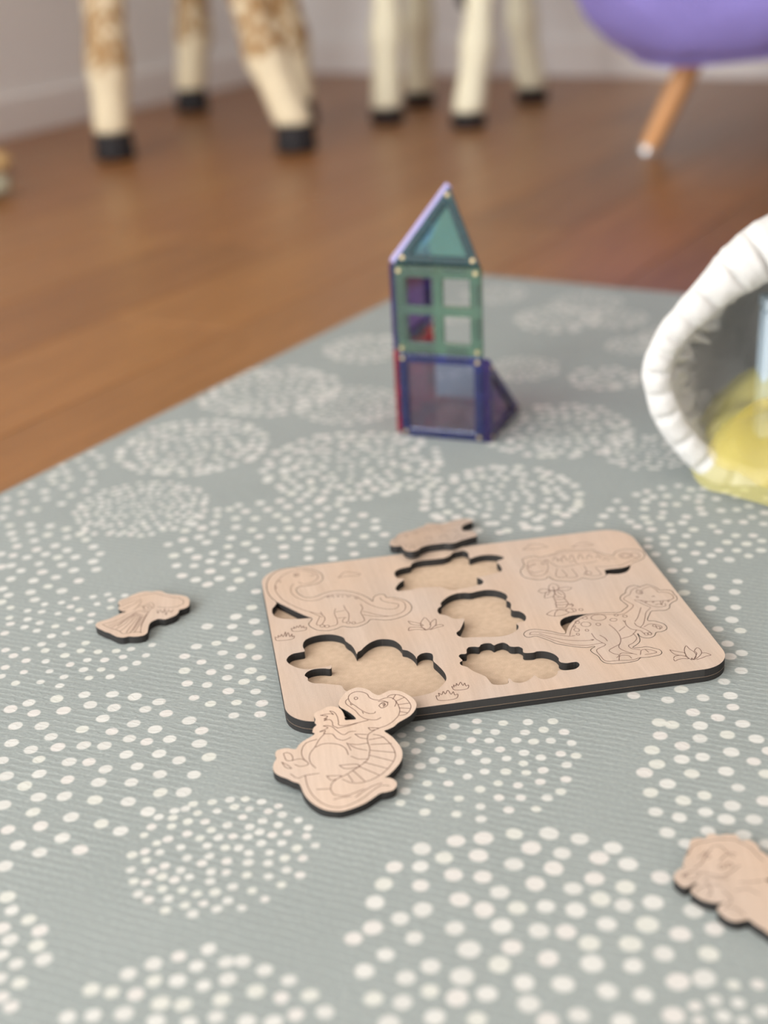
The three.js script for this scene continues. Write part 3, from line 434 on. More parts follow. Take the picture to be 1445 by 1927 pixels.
// single printed dots: radius, then places along the two mat edges, in millimetres
const DOTS = [
  [5.3, '544 -986 555 -978 567 -968 582 -960 597 -957 614 -956 579 -974 594 -971 611 -966 625 -964 559 -991 577 -989 595 -983 615 -981 630 -980 642 -966 555 -1009 568 -1004 592 -997 609 -992 623 -993 634 -992 645 -984 566 -1023 580 -1010 579 -1024 592 -1016 603 -1009 616 -1005 663 -981 675 -988 573 -1041 591 -1030 607 -1025 618 -1020 632 -1007 648 -999 663 -998 585 -1050 601 -1040 630 -1022 646 -1014 661 -1013 678 -1004 601 -1052 618 -1039 636 -1033 652 -1026 590 -1066 604 -1070 615 -1057 630 -1050 648 -1045 662 -1040 672 -1026 681 -1019 594 -1078 622 -1067 607 -1085 643 -1063 633 -1072 660 -1058 677 -1045'],
  [4.9, '532 -999 545 -1000 527 -1017 538 -1011 529 -1030 545 -1023 532 -1043 554 -1037 548 -1047 540 -1058 536 -1068 560 -1055 554 -1070 551 -1083 575 -1067 569 -1078 563 -1095 582 -1080 575 -1091 591 -1092 576 -1104'],
  [3.3, '693 -1017 702 -1012 689 -1029 698 -1026 683 -1036 695 -1036 687 -1043 708 -1026 703 -1035'],
  [3.2, '495 -897 504 -887 518 -882 530 -875 542 -868 509 -896 518 -892 533 -885 541 -878 552 -875 510 -905 519 -901 532 -894 541 -891 549 -886 560 -883 507 -916 518 -914 528 -906 541 -903 559 -895 567 -893 514 -926 526 -919 535 -912 545 -912 551 -903 566 -903 524 -936 530 -928 540 -923 550 -919 557 -913 541 -934 551 -931 560 -923 571 -915 535 -943 529 -955 547 -945 557 -940 569 -934 573 -926 542 -956 556 -952 568 -945 534 -967 547 -965'],
  [3.2, '473 -918 479 -925 485 -918 488 -928 499 -921 497 -939 501 -931 509 -937 496 -950 508 -951 518 -946 501 -962 515 -961 504 -972 519 -973 494 -910 479 -908'],
  [4.5, '602 -842 616 -836 636 -824 600 -855 620 -848 632 -838 647 -835 601 -870 614 -859 639 -853 656 -843 618 -871 627 -864 652 -856 608 -881 605 -891 642 -871 627 -881 661 -864 619 -895 614 -906 652 -882 639 -896 631 -905 667 -887 654 -898 622 -920 644 -909 634 -919 655 -910 667 -904 633 -933 650 -923 644 -937 678 -920 666 -918 622 -824'],
  [2.8, '416 -1016 408 -1022 407 -1027 403 -1031 415 -1027 423 -1021 399 -1039 406 -1036 415 -1035 423 -1031 401 -1047 410 -1042 402 -1054 421 -1043 430 -1035 415 -1051 412 -1056 429 -1043 437 -1038 411 -1064 425 -1053 436 -1046 418 -1061 407 -1069 445 -1043 416 -1069 433 -1058 442 -1052 427 -1068 442 -1058 452 -1051 414 -1078 424 -1074 436 -1067 450 -1061 431 -1075 443 -1069 457 -1058 421 -1084 427 -1082 438 -1074 454 -1067 437 -1082 446 -1078 461 -1072 429 -1090 454 -1077 436 -1091 444 -1086 454 -1086 461 -1081 448 -1093 461 -1089 469 -1081 435 -1028 470 -1074'],
  [2.8, '423 -1010 430 -1006 439 -1004 449 -1003 429 -1014 437 -1012 447 -1009 455 -1008 438 -1019 465 -1008 449 -1017 458 -1016 446 -1024 473 -1011 453 -1025 460 -1024 466 -1019 443 -1034 450 -1031 476 -1017 459 -1032 468 -1027 484 -1021 451 -1040 477 -1027 458 -1041 467 -1036 476 -1036 484 -1032 462 -1047 471 -1043 482 -1043 467 -1055 477 -1051 490 -1043 466 -1065 486 -1053 476 -1063 485 -1065 479 -1075'],
  [4.5, '269 -977 281 -966 296 -958 310 -954 327 -952 257 -988 292 -973 307 -969 325 -962 339 -960 252 -998 268 -995 282 -985 309 -981 329 -977 344 -976 356 -960 369 -965 268 -1010 282 -1003 306 -995 323 -989 358 -980 337 -990 348 -988 376 -976 295 -1009 279 -1024 294 -1024 306 -1015 318 -1007 329 -1002 346 -1003 362 -994 376 -994 389 -984 305 -1029 322 -1023 332 -1018 345 -1019 359 -1009 375 -1009 392 -1001 287 -1039 300 -1049 315 -1039 333 -1036 316 -1051 350 -1030 366 -1022 386 -1022 397 -1016 330 -1055 342 -1048 359 -1043 376 -1036 318 -1069 391 -1038 337 -1066 358 -1060 376 -1057 389 -1057 336 -1083 349 -1073 366 -1075 350 -1090 364 -1089 381 -1078 356 -1105 374 -1121'],
  [3.1, '207 -951 219 -952 208 -941 221 -937 213 -932 237 -936 226 -927 231 -947 242 -927 238 -918 253 -923 248 -943 254 -934 264 -929 263 -917 272 -921 270 -911 284 -913 279 -901 213 -964 228 -963 242 -955 260 -944 270 -939 282 -932 285 -923 233 -975 246 -967 255 -956 270 -950 281 -943 260 -965 197 -948 219 -973'],
  [3.9, '307 -903 306 -890 315 -881 326 -889 321 -904 337 -875 339 -887 349 -884 340 -901 318 -917 355 -899 334 -911 347 -912 359 -911 329 -928 341 -924 357 -924 343 -939 372 -917 356 -940 369 -932 376 -944 383 -926 389 -936 366 -903 321 -872'],
  [4.2, '482 -1104 473 -1114 466 -1123 484 -1115 494 -1107 460 -1133 473 -1131 482 -1126 494 -1123 452 -1148 461 -1145 471 -1141 493 -1136 484 -1140 506 -1126 454 -1165 463 -1159 474 -1152 489 -1149 510 -1135 502 -1143 501 -1115'],
  [4.2, '500 -1103 512 -1103 525 -1103 516 -1115 528 -1113 538 -1106 539 -1118 549 -1111 523 -1131 533 -1126'],
  [4.0, '383 -1127 395 -1128 388 -1138 405 -1131 397 -1142 411 -1139 401 -1151 411 -1152 420 -1144 411 -1162 421 -1160 420 -1170 428 -1172'],
  [4.0, '56 -805 70 -797 86 -792 102 -791 118 -793 68 -815 80 -806 96 -805 113 -802 129 -799 78 -822 94 -817 89 -830 115 -817 143 -806 107 -828 129 -819 98 -843 110 -841 119 -831 131 -831 143 -825 156 -813 109 -856 126 -845 143 -839 160 -825 122 -859 138 -854 157 -842 171 -834 125 -872 142 -867 153 -856 172 -853 131 -886 158 -869 172 -870 153 -881 142 -891 164 -888 145 -901 88 -845 104 -861'],
  [4.1, '39 -680 24 -667 43 -698 56 -712 63 -727 59 -740 11 -679 20 -704 33 -714 41 -729 33 -743 45 -754 64 -756 18 -754 33 -766 53 -773 15 -768 29 -782 46 -783 39 -796 16 -719 26 -725 14 -711 13 -739 7 -695 27 -690 10 -661'],
  [3.0, '189 -874 184 -883 175 -890 198 -867 205 -860 213 -865 208 -874 220 -874 157 -904 171 -902 181 -899 193 -896 194 -885 203 -886 215 -887 167 -915 180 -911 191 -911 204 -910 207 -898 221 -895 174 -921 186 -920 197 -920 221 -905 180 -932 217 -914 211 -921 217 -856'],
  [4.1, '197 -699 210 -688 187 -713 195 -708 209 -706 183 -729 194 -722 210 -720 224 -714 186 -742 200 -734 188 -754 197 -745 220 -733 234 -732 211 -748 205 -759 228 -750 246 -739 197 -768 216 -764 192 -779 244 -753 235 -763 212 -780 232 -776 257 -759 208 -792 225 -787 246 -775 238 -788 260 -778 250 -786 220 -804 232 -799 269 -766 248 -801 264 -792 234 -815 278 -792 247 -816 261 -807 275 -803 259 -818 278 -816 296 -812 307 -832 305 -847 320 -847 296 -866 311 -859 331 -858'],
  [4.1, '222 -678 236 -671 251 -667 268 -665 234 -685 250 -681 264 -675 279 -673 223 -696 250 -693 266 -689 296 -674 236 -702 247 -706 285 -688 310 -679 263 -701 299 -692 277 -702 288 -701 317 -690 248 -725 258 -718 270 -714 287 -715 302 -707 317 -706 329 -697 262 -734 273 -729 285 -730 300 -722 316 -721 330 -715 273 -746 291 -741 306 -734 282 -759 300 -754 326 -734 316 -747 278 -775'],
  [3.9, '481 -534 491 -525 502 -528 510 -523 473 -545 468 -554 490 -547 504 -544 481 -553 459 -571 479 -563 513 -537 493 -563 502 -559 515 -547 461 -588 470 -582 483 -576 520 -559 535 -556 461 -601 474 -595 498 -577 482 -602 489 -591 500 -586 516 -577 525 -567 464 -616 495 -598 510 -595 490 -608 501 -608 517 -588 538 -585 545 -573 545 -550 559 -558 556 -569 515 -605 528 -596 545 -592 569 -588 565 -547 570 -566 527 -608 514 -617 540 -616 556 -606 558 -593 569 -603 505 -625 518 -627 530 -624 555 -621 566 -616 577 -594 581 -609 527 -637 542 -632 553 -631 576 -621 518 -645 534 -647 551 -643 566 -632 537 -664 546 -659 563 -660 581 -661 549 -675 509 -636 537 -527 525 -537 551 -540 559 -521 527 -522 539 -512'],
  [4.3, '567 -677 555 -691 584 -676 575 -691 591 -696 577 -704 594 -713 603 -724 590 -728 601 -743 612 -750 607 -757 618 -770 613 -786 621 -799 626 -810 608 -808 591 -819 572 -823 594 -805 608 -825 595 -843']];
const SKIRT = { outer: [[0.2413, 0.016, -0.9878], [0.2398, 0.01, -0.9673], [0.244, 0.006, -0.9413], [0.2577, 0.003, -0.923], [0.2827, 0.003, -0.9057], [0.3077, 0.003, -0.9041], [0.3425, 0.004, -0.9266], [0.3601, 0.02, -0.9594], [0.3462, 0.05, -0.9746], [0.3284, 0.07, -1.0016], [0.3074, 0.066, -1.0378], [0.2852, 0.052, -1.0404], [0.2684, 0.038, -1.0311], [0.2535, 0.024, -1.0145]],
  inner: [[0.2416, 0.04, -0.9293], [0.2457, 0.036, -0.9133], [0.2575, 0.032, -0.8979], [0.2747, 0.03, -0.8834], [0.2953, 0.03, -0.8823], [0.3207, 0.036, -0.9041], [0.3323, 0.045, -0.9552], [0.3133, 0.052, -0.9746], [0.2899, 0.05, -0.978], [0.2699, 0.045, -0.9712], [0.2533, 0.042, -0.9531]] };

// ---------------------------------------------------------------- the play mat
const MAT_O = [0.0952, 1.665], MA = THREE.MathUtils.degToRad(57.6), CA = Math.cos(MA), SA = Math.sin(MA);
{
  // local x: along the mat's right-hand edge b, local y: along edge a (towards the far corner, negative = nearer)
  const X0 = -0.02, X1 = 0.80, Y0 = -1.26, Y1 = 0.02, PW = 1312, PH = 2048, k = PH / (Y1 - Y0);
  const c = canvas(PW, PH), hgt = canvas(512, 512);
  const thread = (xm, ym) => {          // woven relief: fine wavy ribs a few millimetres apart
    const q = ym * 0.99 - xm * 0.14 + 0.0013 * noise(xm * 70, ym * 40, 3) + 0.0005 * noise(xm * 260, ym * 90, 6);
    return Math.pow(0.5 + 0.5 * Math.cos(q / 0.0050 * 2 * Math.PI), 9);
  };
  paint(c, (x, y) => {
    const xm = X0 + x / k, ym = Y1 - y / k, t = thread(xm, ym), g = noise(x * 0.35, y * 0.35, 7) * 7 + noise(x * 0.9, y * 0.9, 3) * 8 + noise(x * 0.01, y * 0.01, 1) * 3;
    const v = t * 24 * (0.6 + 0.8 * noise(xm * 400, ym * 900, 8)) + g;
    return [147 + v, 155 + v, 152 + v];
  });
  const g = c.getContext('2d');
  const ink = ['rgba(211,212,205,0.97)', 'rgba(206,208,201,0.97)', 'rgba(212,210,203,0.97)', 'rgba(207,210,200,0.97)'];
  const dot = (xm, ym, r) => {
    g.fillStyle = ink[Math.floor(rnd() * 4)]; g.beginPath();
    g.ellipse((xm - X0) * k, (Y1 - ym) * k, r * k * (0.95 + rnd() * 0.12), r * k * (0.95 + rnd() * 0.12), rnd() * 3, 0, 7); g.fill();
  };
  reseed(5);
  const size = { L: [0.0152, 0.0050], M: [0.0118, 0.0039], S: [0.0088, 0.0027] };
  for (const [a, b, r, kind] of CLUSTERS) {
    const [sp, dr] = size[kind], rings = Math.max(2, Math.round((r - dr) / sp));
    const step = (r - dr) / rings, spin = rnd() * 6;
    for (let q = 1; q <= rings; q++) {
      const rad = q * step, count = Math.max(4, Math.round(2 * Math.PI * rad / (sp * 1.02)));
      for (let i = 0; i < count; i++) {
        const th = spin + q * 0.9 + (i + (rnd() - 0.5) * 0.7) / count * 2 * Math.PI, rr = rad + (rnd() - 0.5) * sp * 0.5;
        dot(b + Math.cos(th) * rr, a + Math.sin(th) * rr, dr * (0.64 + 0.44 * (q / rings)) * (0.86 + rnd() * 0.22));
      }
    }
    if (rings > 2) dot(b, a, dr * 0.6);
  }
  for (const [r, list] of DOTS) for (const q of path(list)) dot(q.x / 1000, q.y / 1000, r / 1000 * (0.8 + rnd() * 0.16));
  paint(hgt, (x, y) => { const t = Math.pow(0.5 + 0.5 * Math.cos((y * 12 / 512 + 0.5 * noise(x * 0.03, y * 0.03, 3)) * 2 * Math.PI), 3), v = 90 + 100 * t + 45 * noise(x * 0.25, y * 0.4, 2) + 30 * noise(x * 0.7, y * 0.7, 5); return [v, v, v]; });
  const bump = canvasTex(hgt, false); bump.repeat.set((X1 - X0) / 0.060, (Y1 - Y0) / 0.060); bump.rotation = 0.14;
  const mat = new THREE.MeshStandardMaterial({ map: canvasTex(c), bumpMap: bump, bumpScale: 0.00022, roughness: 0.72 });
  const s = new THREE.Shape(), w = 1.4, l = 2.0, r = 0.02;
  s.moveTo(0, -l); s.lineTo(w, -l); s.lineTo(w, -r); s.quadraticCurveTo(w, 0, w - r, 0); s.lineTo(r, 0); s.quadraticCurveTo(0, 0, 0, -r); s.lineTo(0, -l);
  const geo = planarUV(extrude(s, 0, 0.010, 8, 0.002), X0, Y0, X1 - X0, Y1 - Y0);
  const m = thing('play_mat', 'pale grey green padded play mat printed with round clusters of white dots', 'play mat');
  part(m, 'padded_sheet', geo, mat);
  place(m, [MAT_O[0], FLOOR, -MAT_O[1]], [SA, 0, CA], [CA, 0, -SA]);
}

// ---------------------------------------------------------------- the wooden dinosaur puzzle
const LINE = '#4e3226';
function woodPixels(c, pxPerMm, seed, tint = 0) {
  return paint(c, (x, y) => {
    const X = x / pxPerMm, Y = y / pxPerMm, warp = 6 * noise(X * 0.01, Y * 0.012, seed);
    const ring = noise((X + warp * 2.2) * 0.11, Y * 0.006, seed + 3) * 0.6 + noise((X + warp) * 0.5, Y * 0.014, seed + 7) * 0.45 + noise(X * 2.2, Y * 0.12, seed + 1) * 0.4;
    const v = ring * 11 + noise(X * 4, Y * 0.7, seed + 11) * 5, blush = noise(X * 0.03, Y * 0.02, seed + 20) * 5;
    return [199 + v + blush + tint, 178 + v * 1.05 + tint, 159 + v * 1.1 - blush + tint];
  });
}
function engrave(c, data, x0, y1, px, width = 0.42) {
  const g = c.getContext('2d'); g.strokeStyle = LINE; g.lineCap = g.lineJoin = 'round'; g.lineWidth = width * px; g.globalAlpha = 0.95;
  for (const l of data.lines) {
    const p = smooth(path(l), false, 0.5); g.beginPath(); p.forEach((q, i) => g[i ? 'lineTo' : 'moveTo']((q.x - x0) * px, (y1 - q.y) * px)); g.stroke();
  }
  for (const e of data.ell) { const [x, y, a, b] = e.split(' ').map(Number); g.beginPath(); g.ellipse((x - x0) * px, (y1 - y) * px, a * px, b * px, 0, 0, 7); g.stroke(); }
}
// laser-cut edge: charred plies
const burntTex = canvas(64, 128);
paint(burntTex, (x, y) => { const ply = Math.abs(((y / 128 * 3) % 1) - 0.5) > 0.44 ? 16 : 0, v = 25 + ply + 10 * noise(x * 0.4, y * 0.05, 2) + 8 * noise(x * 0.1, y * 0.3, 6); return [v * 1.04, v, v * 0.95]; });
const burntMap = canvasTex(burntTex); burntMap.repeat.set(60, 200);
const burnt = new THREE.MeshStandardMaterial({ map: burntMap, roughness: 0.75 });
const T_PANEL = 0.005, T_BASE = 0.0033, SEAM = 0.0002;
function puzzlePiece(name, label, key, plane, opts = {}) {
  const data = TRACE[key], g = thing(name, label, 'puzzle piece');
  place(g, plane.o, plane.ex, plane.ey);
  let pts = smooth(path(data.outline)); if (opts.inset) pts = inset(pts, opts.inset);
  const xs = pts.map((p) => p.x), ys = pts.map((p) => p.y), x0 = Math.min(...xs) - 1, x1 = Math.max(...xs) + 1, y0 = Math.min(...ys) - 1, y1 = Math.max(...ys) + 1;
  const px = 1000 / Math.max(x1 - x0, y1 - y0), c = canvas(Math.round((x1 - x0) * px), Math.round((y1 - y0) * px));
  woodPixels(c, px, opts.seed ?? 1, opts.tint ?? 0); engrave(c, data, x0, y1, px, opts.width ?? 0.4);
  const mat = new THREE.MeshStandardMaterial({ map: canvasTex(c, true, THREE.ClampToEdgeWrapping), roughness: 0.55 });
  const shape = new THREE.Shape(metres(pts));
  part(g, 'burnt_core', extrude(shape, -T_PANEL, -0.0006), burnt, 'charred dark cut edge');
  part(g, 'engraved_face', planarUV(extrude(shape, -0.0006, 0), x0 / 1000, y0 / 1000, (x1 - x0) / 1000, (y1 - y0) / 1000), [mat, burnt], 'pale wood face with fine engraved outlines');
  return g;
}
{
  const board = thing('puzzle_board', 'pale plywood dinosaur puzzle board with charred edges lying on the mat', 'puzzle board');
  place(board, BOARD.o, BOARD.ex, BOARD.ey);
  const W = BOARD.w, D = BOARD.d, R = 0.019;
  const rect = (w, d, r) => { const s = new THREE.Shape(), a = w / 2, b = d / 2; s.moveTo(-a + r, -b); s.lineTo(a - r, -b); s.absarc(a - r, -b + r, r, -Math.PI / 2, 0); s.lineTo(a, b - r); s.absarc(a - r, b - r, r, 0, Math.PI / 2); s.lineTo(-a + r, b); s.absarc(-a + r, b - r, r, Math.PI / 2, Math.PI); s.lineTo(-a, -b + r); s.absarc(-a + r, -b + r, r, Math.PI, Math.PI * 1.5); return s; };
  const top = rect(W, D, R);
  for (const k of ['longneck', 'ankylosaur', 'tyrannosaur']) top.holes.push(new THREE.Path(metres(smooth(path(TRACE[k].hole)))));
  for (const k of ['hole_back', 'hole_middle', 'hole_spiky', 'hole_front']) top.holes.push(new THREE.Path(metres(smooth(path(TRACE[k].outline), true, 0.5))));
  const px = 7.6, c = canvas(Math.round(W * 1000 * px), Math.round(D * 1000 * px));
  woodPixels(c, px, 40); engrave(c, TRACE.engraving, -W * 500, D * 500, px);
  const face = new THREE.MeshStandardMaterial({ map: canvasTex(c, true, THREE.ClampToEdgeWrapping), roughness: 0.5 });
  const ply = canvas(512, 512);
  paint(ply, (x, y) => { const v = 9 * noise(x * 0.25, y * 0.12, 3) + 16 * noise(x * 0.7, y * 0.5, 8) + 10 * noise(x * 0.03, y * 0.03, 1); return [198 + v, 174 + v, 148 + v]; });
  const felt = canvasTex(ply); felt.repeat.set(1 / 0.06, 1 / 0.06);
  const back = new THREE.MeshStandardMaterial({ map: felt, bumpMap: felt, bumpScale: 0.0002, roughness: 0.9 });
  part(board, 'top_panel', planarUV(extrude(top, -T_PANEL, 0, 12), -W / 2, -D / 2, W, D), [face, burnt], 'engraved top sheet with cut-out dinosaur recesses');
  part(board, 'glue_seam', extrude(rect(W - 0.0006, D - 0.0006, R), -T_PANEL - SEAM, -T_PANEL, 12), back);
  part(board, 'base_panel', extrude(rect(W, D, R), -T_PANEL - SEAM - T_BASE, -T_PANEL - SEAM, 12), [back, burnt], 'unpolished tan backing sheet');
}
puzzlePiece('longneck_dinosaur_piece', 'wooden long-necked dinosaur puzzle piece fitted in its recess in the board', 'longneck', BOARD, { inset: 0.45, seed: 12 });
puzzlePiece('armoured_dinosaur_piece', 'wooden club-tailed armoured dinosaur puzzle piece fitted in the board near its far corner', 'ankylosaur', BOARD, { inset: 0.45, seed: 25 });
puzzlePiece('tyrannosaur_piece', 'wooden open-mouthed spotted tyrannosaur puzzle piece fitted in the board', 'tyrannosaur', BOARD, { inset: 0.45, seed: 33 });
puzzlePiece('sail_back_dinosaur_piece', 'wooden smiling dinosaur piece with ribbed back sail, leaning across the front edge of the board', 'leaning', LEANING, { seed: 51, tint: 6 });
puzzlePiece('horned_lying_dinosaur_piece', 'wooden dinosaur piece with forked tail end tilted over the back edge of the board', 'steg', STEG, { seed: 64, tint: -4 });
puzzlePiece('volcano_piece', 'small wooden erupting volcano puzzle piece lying alone on the dotted mat', 'volcano', VOLCANO, { seed: 77 });
puzzlePiece('triceratops_piece', 'wooden frilled triceratops puzzle piece lying on the mat in the near corner', 'tri', TRI, { seed: 83 });

// ---------------------------------------------------------------- the tower of translucent magnetic tiles
{
  const S = 0.075, DEEP = 0.083, T = 0.0062;
  const plastic = (r, g, b, tr, rough = 0.12) => new THREE.MeshPhysicalMaterial({ color: rgb(r, g, b), transmission: tr, thickness: 0, roughness: rough, ior: 1.5, clearcoat: 0.6, clearcoatRoughness: 0.05 });
  const rivetMat = new THREE.MeshStandardMaterial({ color: rgb(196, 178, 140), metalness: 1, roughness: 0.35 });
  const magnetMat = new THREE.MeshStandardMaterial({ color: rgb(70, 72, 76), metalness: 0.3, roughness: 0.5 });
  const V = (x, y) => new THREE.Vector2(x, y);
  const colours = {
    blue: [plastic(96, 108, 186, 0.9), plastic(198, 203, 220, 0.96, 0.03)], red: [plastic(222, 52, 84, 0.9), plastic(238, 130, 152, 0.96, 0.03)], purple: [plastic(112, 84, 178, 0.9), plastic(176, 128, 204, 0.96, 0.03)],
    violet: [plastic(206, 198, 248, 0.35, 0.08), plastic(226, 222, 252, 0.3, 0.06)], green: [plastic(152, 186, 168, 0.86), null], teal: [plastic(62, 140, 152, 0.9), plastic(172, 238, 244, 0.97, 0.03)],
  };
  const insetPoly = (p, d) => {       // straight-sided inset of a convex polygon given counterclockwise
    const n = p.length, L = p.map((a, i) => { const b = p[(i + 1) % n], t = V(b.x - a.x, b.y - a.y).normalize(), nn = V(-t.y, t.x); return [V(a.x + nn.x * d, a.y + nn.y * d), t]; });
    return L.map(([q, t], i) => { const [q0, t0] = L[(i + n - 1) % n], den = t0.x * t.y - t0.y * t.x, s = ((q.x - q0.x) * t.y - (q.y - q0.y) * t.x) / den; return V(q0.x + t0.x * s, q0.y + t0.y * s); });
  };
  function tile(name, label, poly, colour, pos, ex, ey, windows = false) {
    const g = thing(name, label, 'magnetic tile', [0, 0, 0], 'translucent magnetic tiles of the small tower'); place(g, pos, ex, ey);
    const [fm, pm] = colours[colour], w = 0.0078, inner = insetPoly(poly, w), outline = insetPoly(poly, 0.0003);
    const frame = new THREE.Shape(outline), panes = [];
    if (windows) {
      const a = w, m = 0.004, h = S / 2;
      for (const [x0, y0] of [[a + 0.002, a + 0.002], [h + m, a + 0.002], [a + 0.002, h + m], [h + m, h + m]]) { const d = h - m - a - 0.002; panes.push([V(x0, y0), V(x0 + d, y0), V(x0 + d, y0 + d), V(x0, y0 + d)]); }
    } else panes.push(inner);
    for (const p of panes) frame.holes.push(new THREE.Path(p.slice().reverse()));
    part(g, 'frame', extrude(frame, -T / 2, T / 2, 4, 0.0007), fm);
    if (pm) for (const p of panes) part(g, 'pane', extrude(new THREE.Shape(insetPoly(p, -0.0002)), -0.0011, 0.0011, 2), pm);
    const rv = new THREE.CylinderGeometry(0.0019, 0.0019, 0.0009, 14); rv.rotateX(Math.PI / 2);
    for (const c of insetPoly(poly, w * 0.55)) for (const z of [-1, 1]) { const m = part(g, 'rivet', rv, rivetMat); m.position.set(c.x, c.y, z * (T / 2 + 0.0002)); }
    poly.forEach((a, i) => {            // two bar magnets sit inside every side of the frame
      const b = poly[(i + 1) % poly.length], t = V(b.x - a.x, b.y - a.y), len = t.length(); t.normalize(); const n = V(-t.y, t.x);
      for (const k of [0.31, 0.69]) {
        const m = part(g, 'magnet', box(len * 0.24, 0.0042, 0.0036, 0.0006, 1), magnetMat);
        m.position.set(a.x + t.x * len * k + n.x * w * 0.5, a.y + t.y * len * k + n.y * w * 0.5, 0); m.rotation.z = Math.atan2(t.y, t.x);
      }
    });
    return g;
  }
  const sq = [V(0, 0), V(S, 0), V(S, S), V(0, S)], side = [V(0, 0), V(DEEP, 0), V(DEEP, S), V(0, S)];
  // front edge direction e, depth direction d (both on the ground), corner F
  const eA = THREE.MathUtils.degToRad(-22), e = [Math.cos(eA), 0, -Math.sin(eA)], d = [Math.sin(-eA + 0.03), 0, -Math.cos(-eA + 0.03)], up = [0, 1, 0];
  const e90 = [Math.sin(-eA), 0, -Math.cos(eA)];
  const F = [0.0188, 0.0003, -1.1003], at = (a, y, b) => [F[0] + e[0] * a + d[0] * b, F[1] + y, F[2] + e[2] * a + d[2] * b];
  const t2 = T / 2, G = 0;
  tile('square_tile', 'blue square tile with a clear pane, front wall of the tower at mat level', sq, 'blue', at(0, G, t2), e, up);
  tile('square_tile', 'red square tile forming the left side of the tower at mat level', side, 'red', at(-t2 - 0.0002, G, T + 0.0002), d, up);
  tile('square_tile', 'red square tile lying flat on the mat as the floor of the tower', [V(0, 0), V(S, 0), V(S, DEEP), V(0, DEEP)], 'red', at(0, t2, T + 0.0006), e, e90);
  tile('right_triangle_tile', 'purple triangle tile standing at the right of the tower with its slope towards the mat', [V(0, 0), V(DEEP + 0.003, 0), V(0, S + G)], 'purple', at(S + t2 + 0.0002, 0, 0), d, up);
  tile('window_tile', 'green tile with four open windows in the middle of the tower', sq, 'green', at(0, G + S + 0.0002, t2), e, up, true);
  tile('square_tile', 'purple square tile on the left side of the tower beside the green windows', side, 'purple', at(-t2 - 0.0002, G + S + 0.0002, T + 0.0002), d, up);
  // roof: two isosceles triangles leaning together
  const hgt = 0.057, lean = S / 2, sl = Math.hypot(hgt, lean), tri = [V(0, 0), V(S, 0), V(S / 2, sl)], y2 = G + 2 * S + 0.0008;
  const ny = hgt / sl, nh = lean / sl, mix = (h, k) => [h[0] * k, ny, h[2] * k];
  tile('triangle_tile', 'teal triangle roof tile above the green window tile', tri, 'teal', at(0, y2, t2), e, mix(d, nh));
  tile('triangle_tile', 'lilac triangle roof tile leaning in from the left side of the tower', [V(0, 0), V(DEEP, 0), V(DEEP / 2, sl)], 'violet', at(-t2 - 0.0002, y2, T), d, mix(e, nh));
}

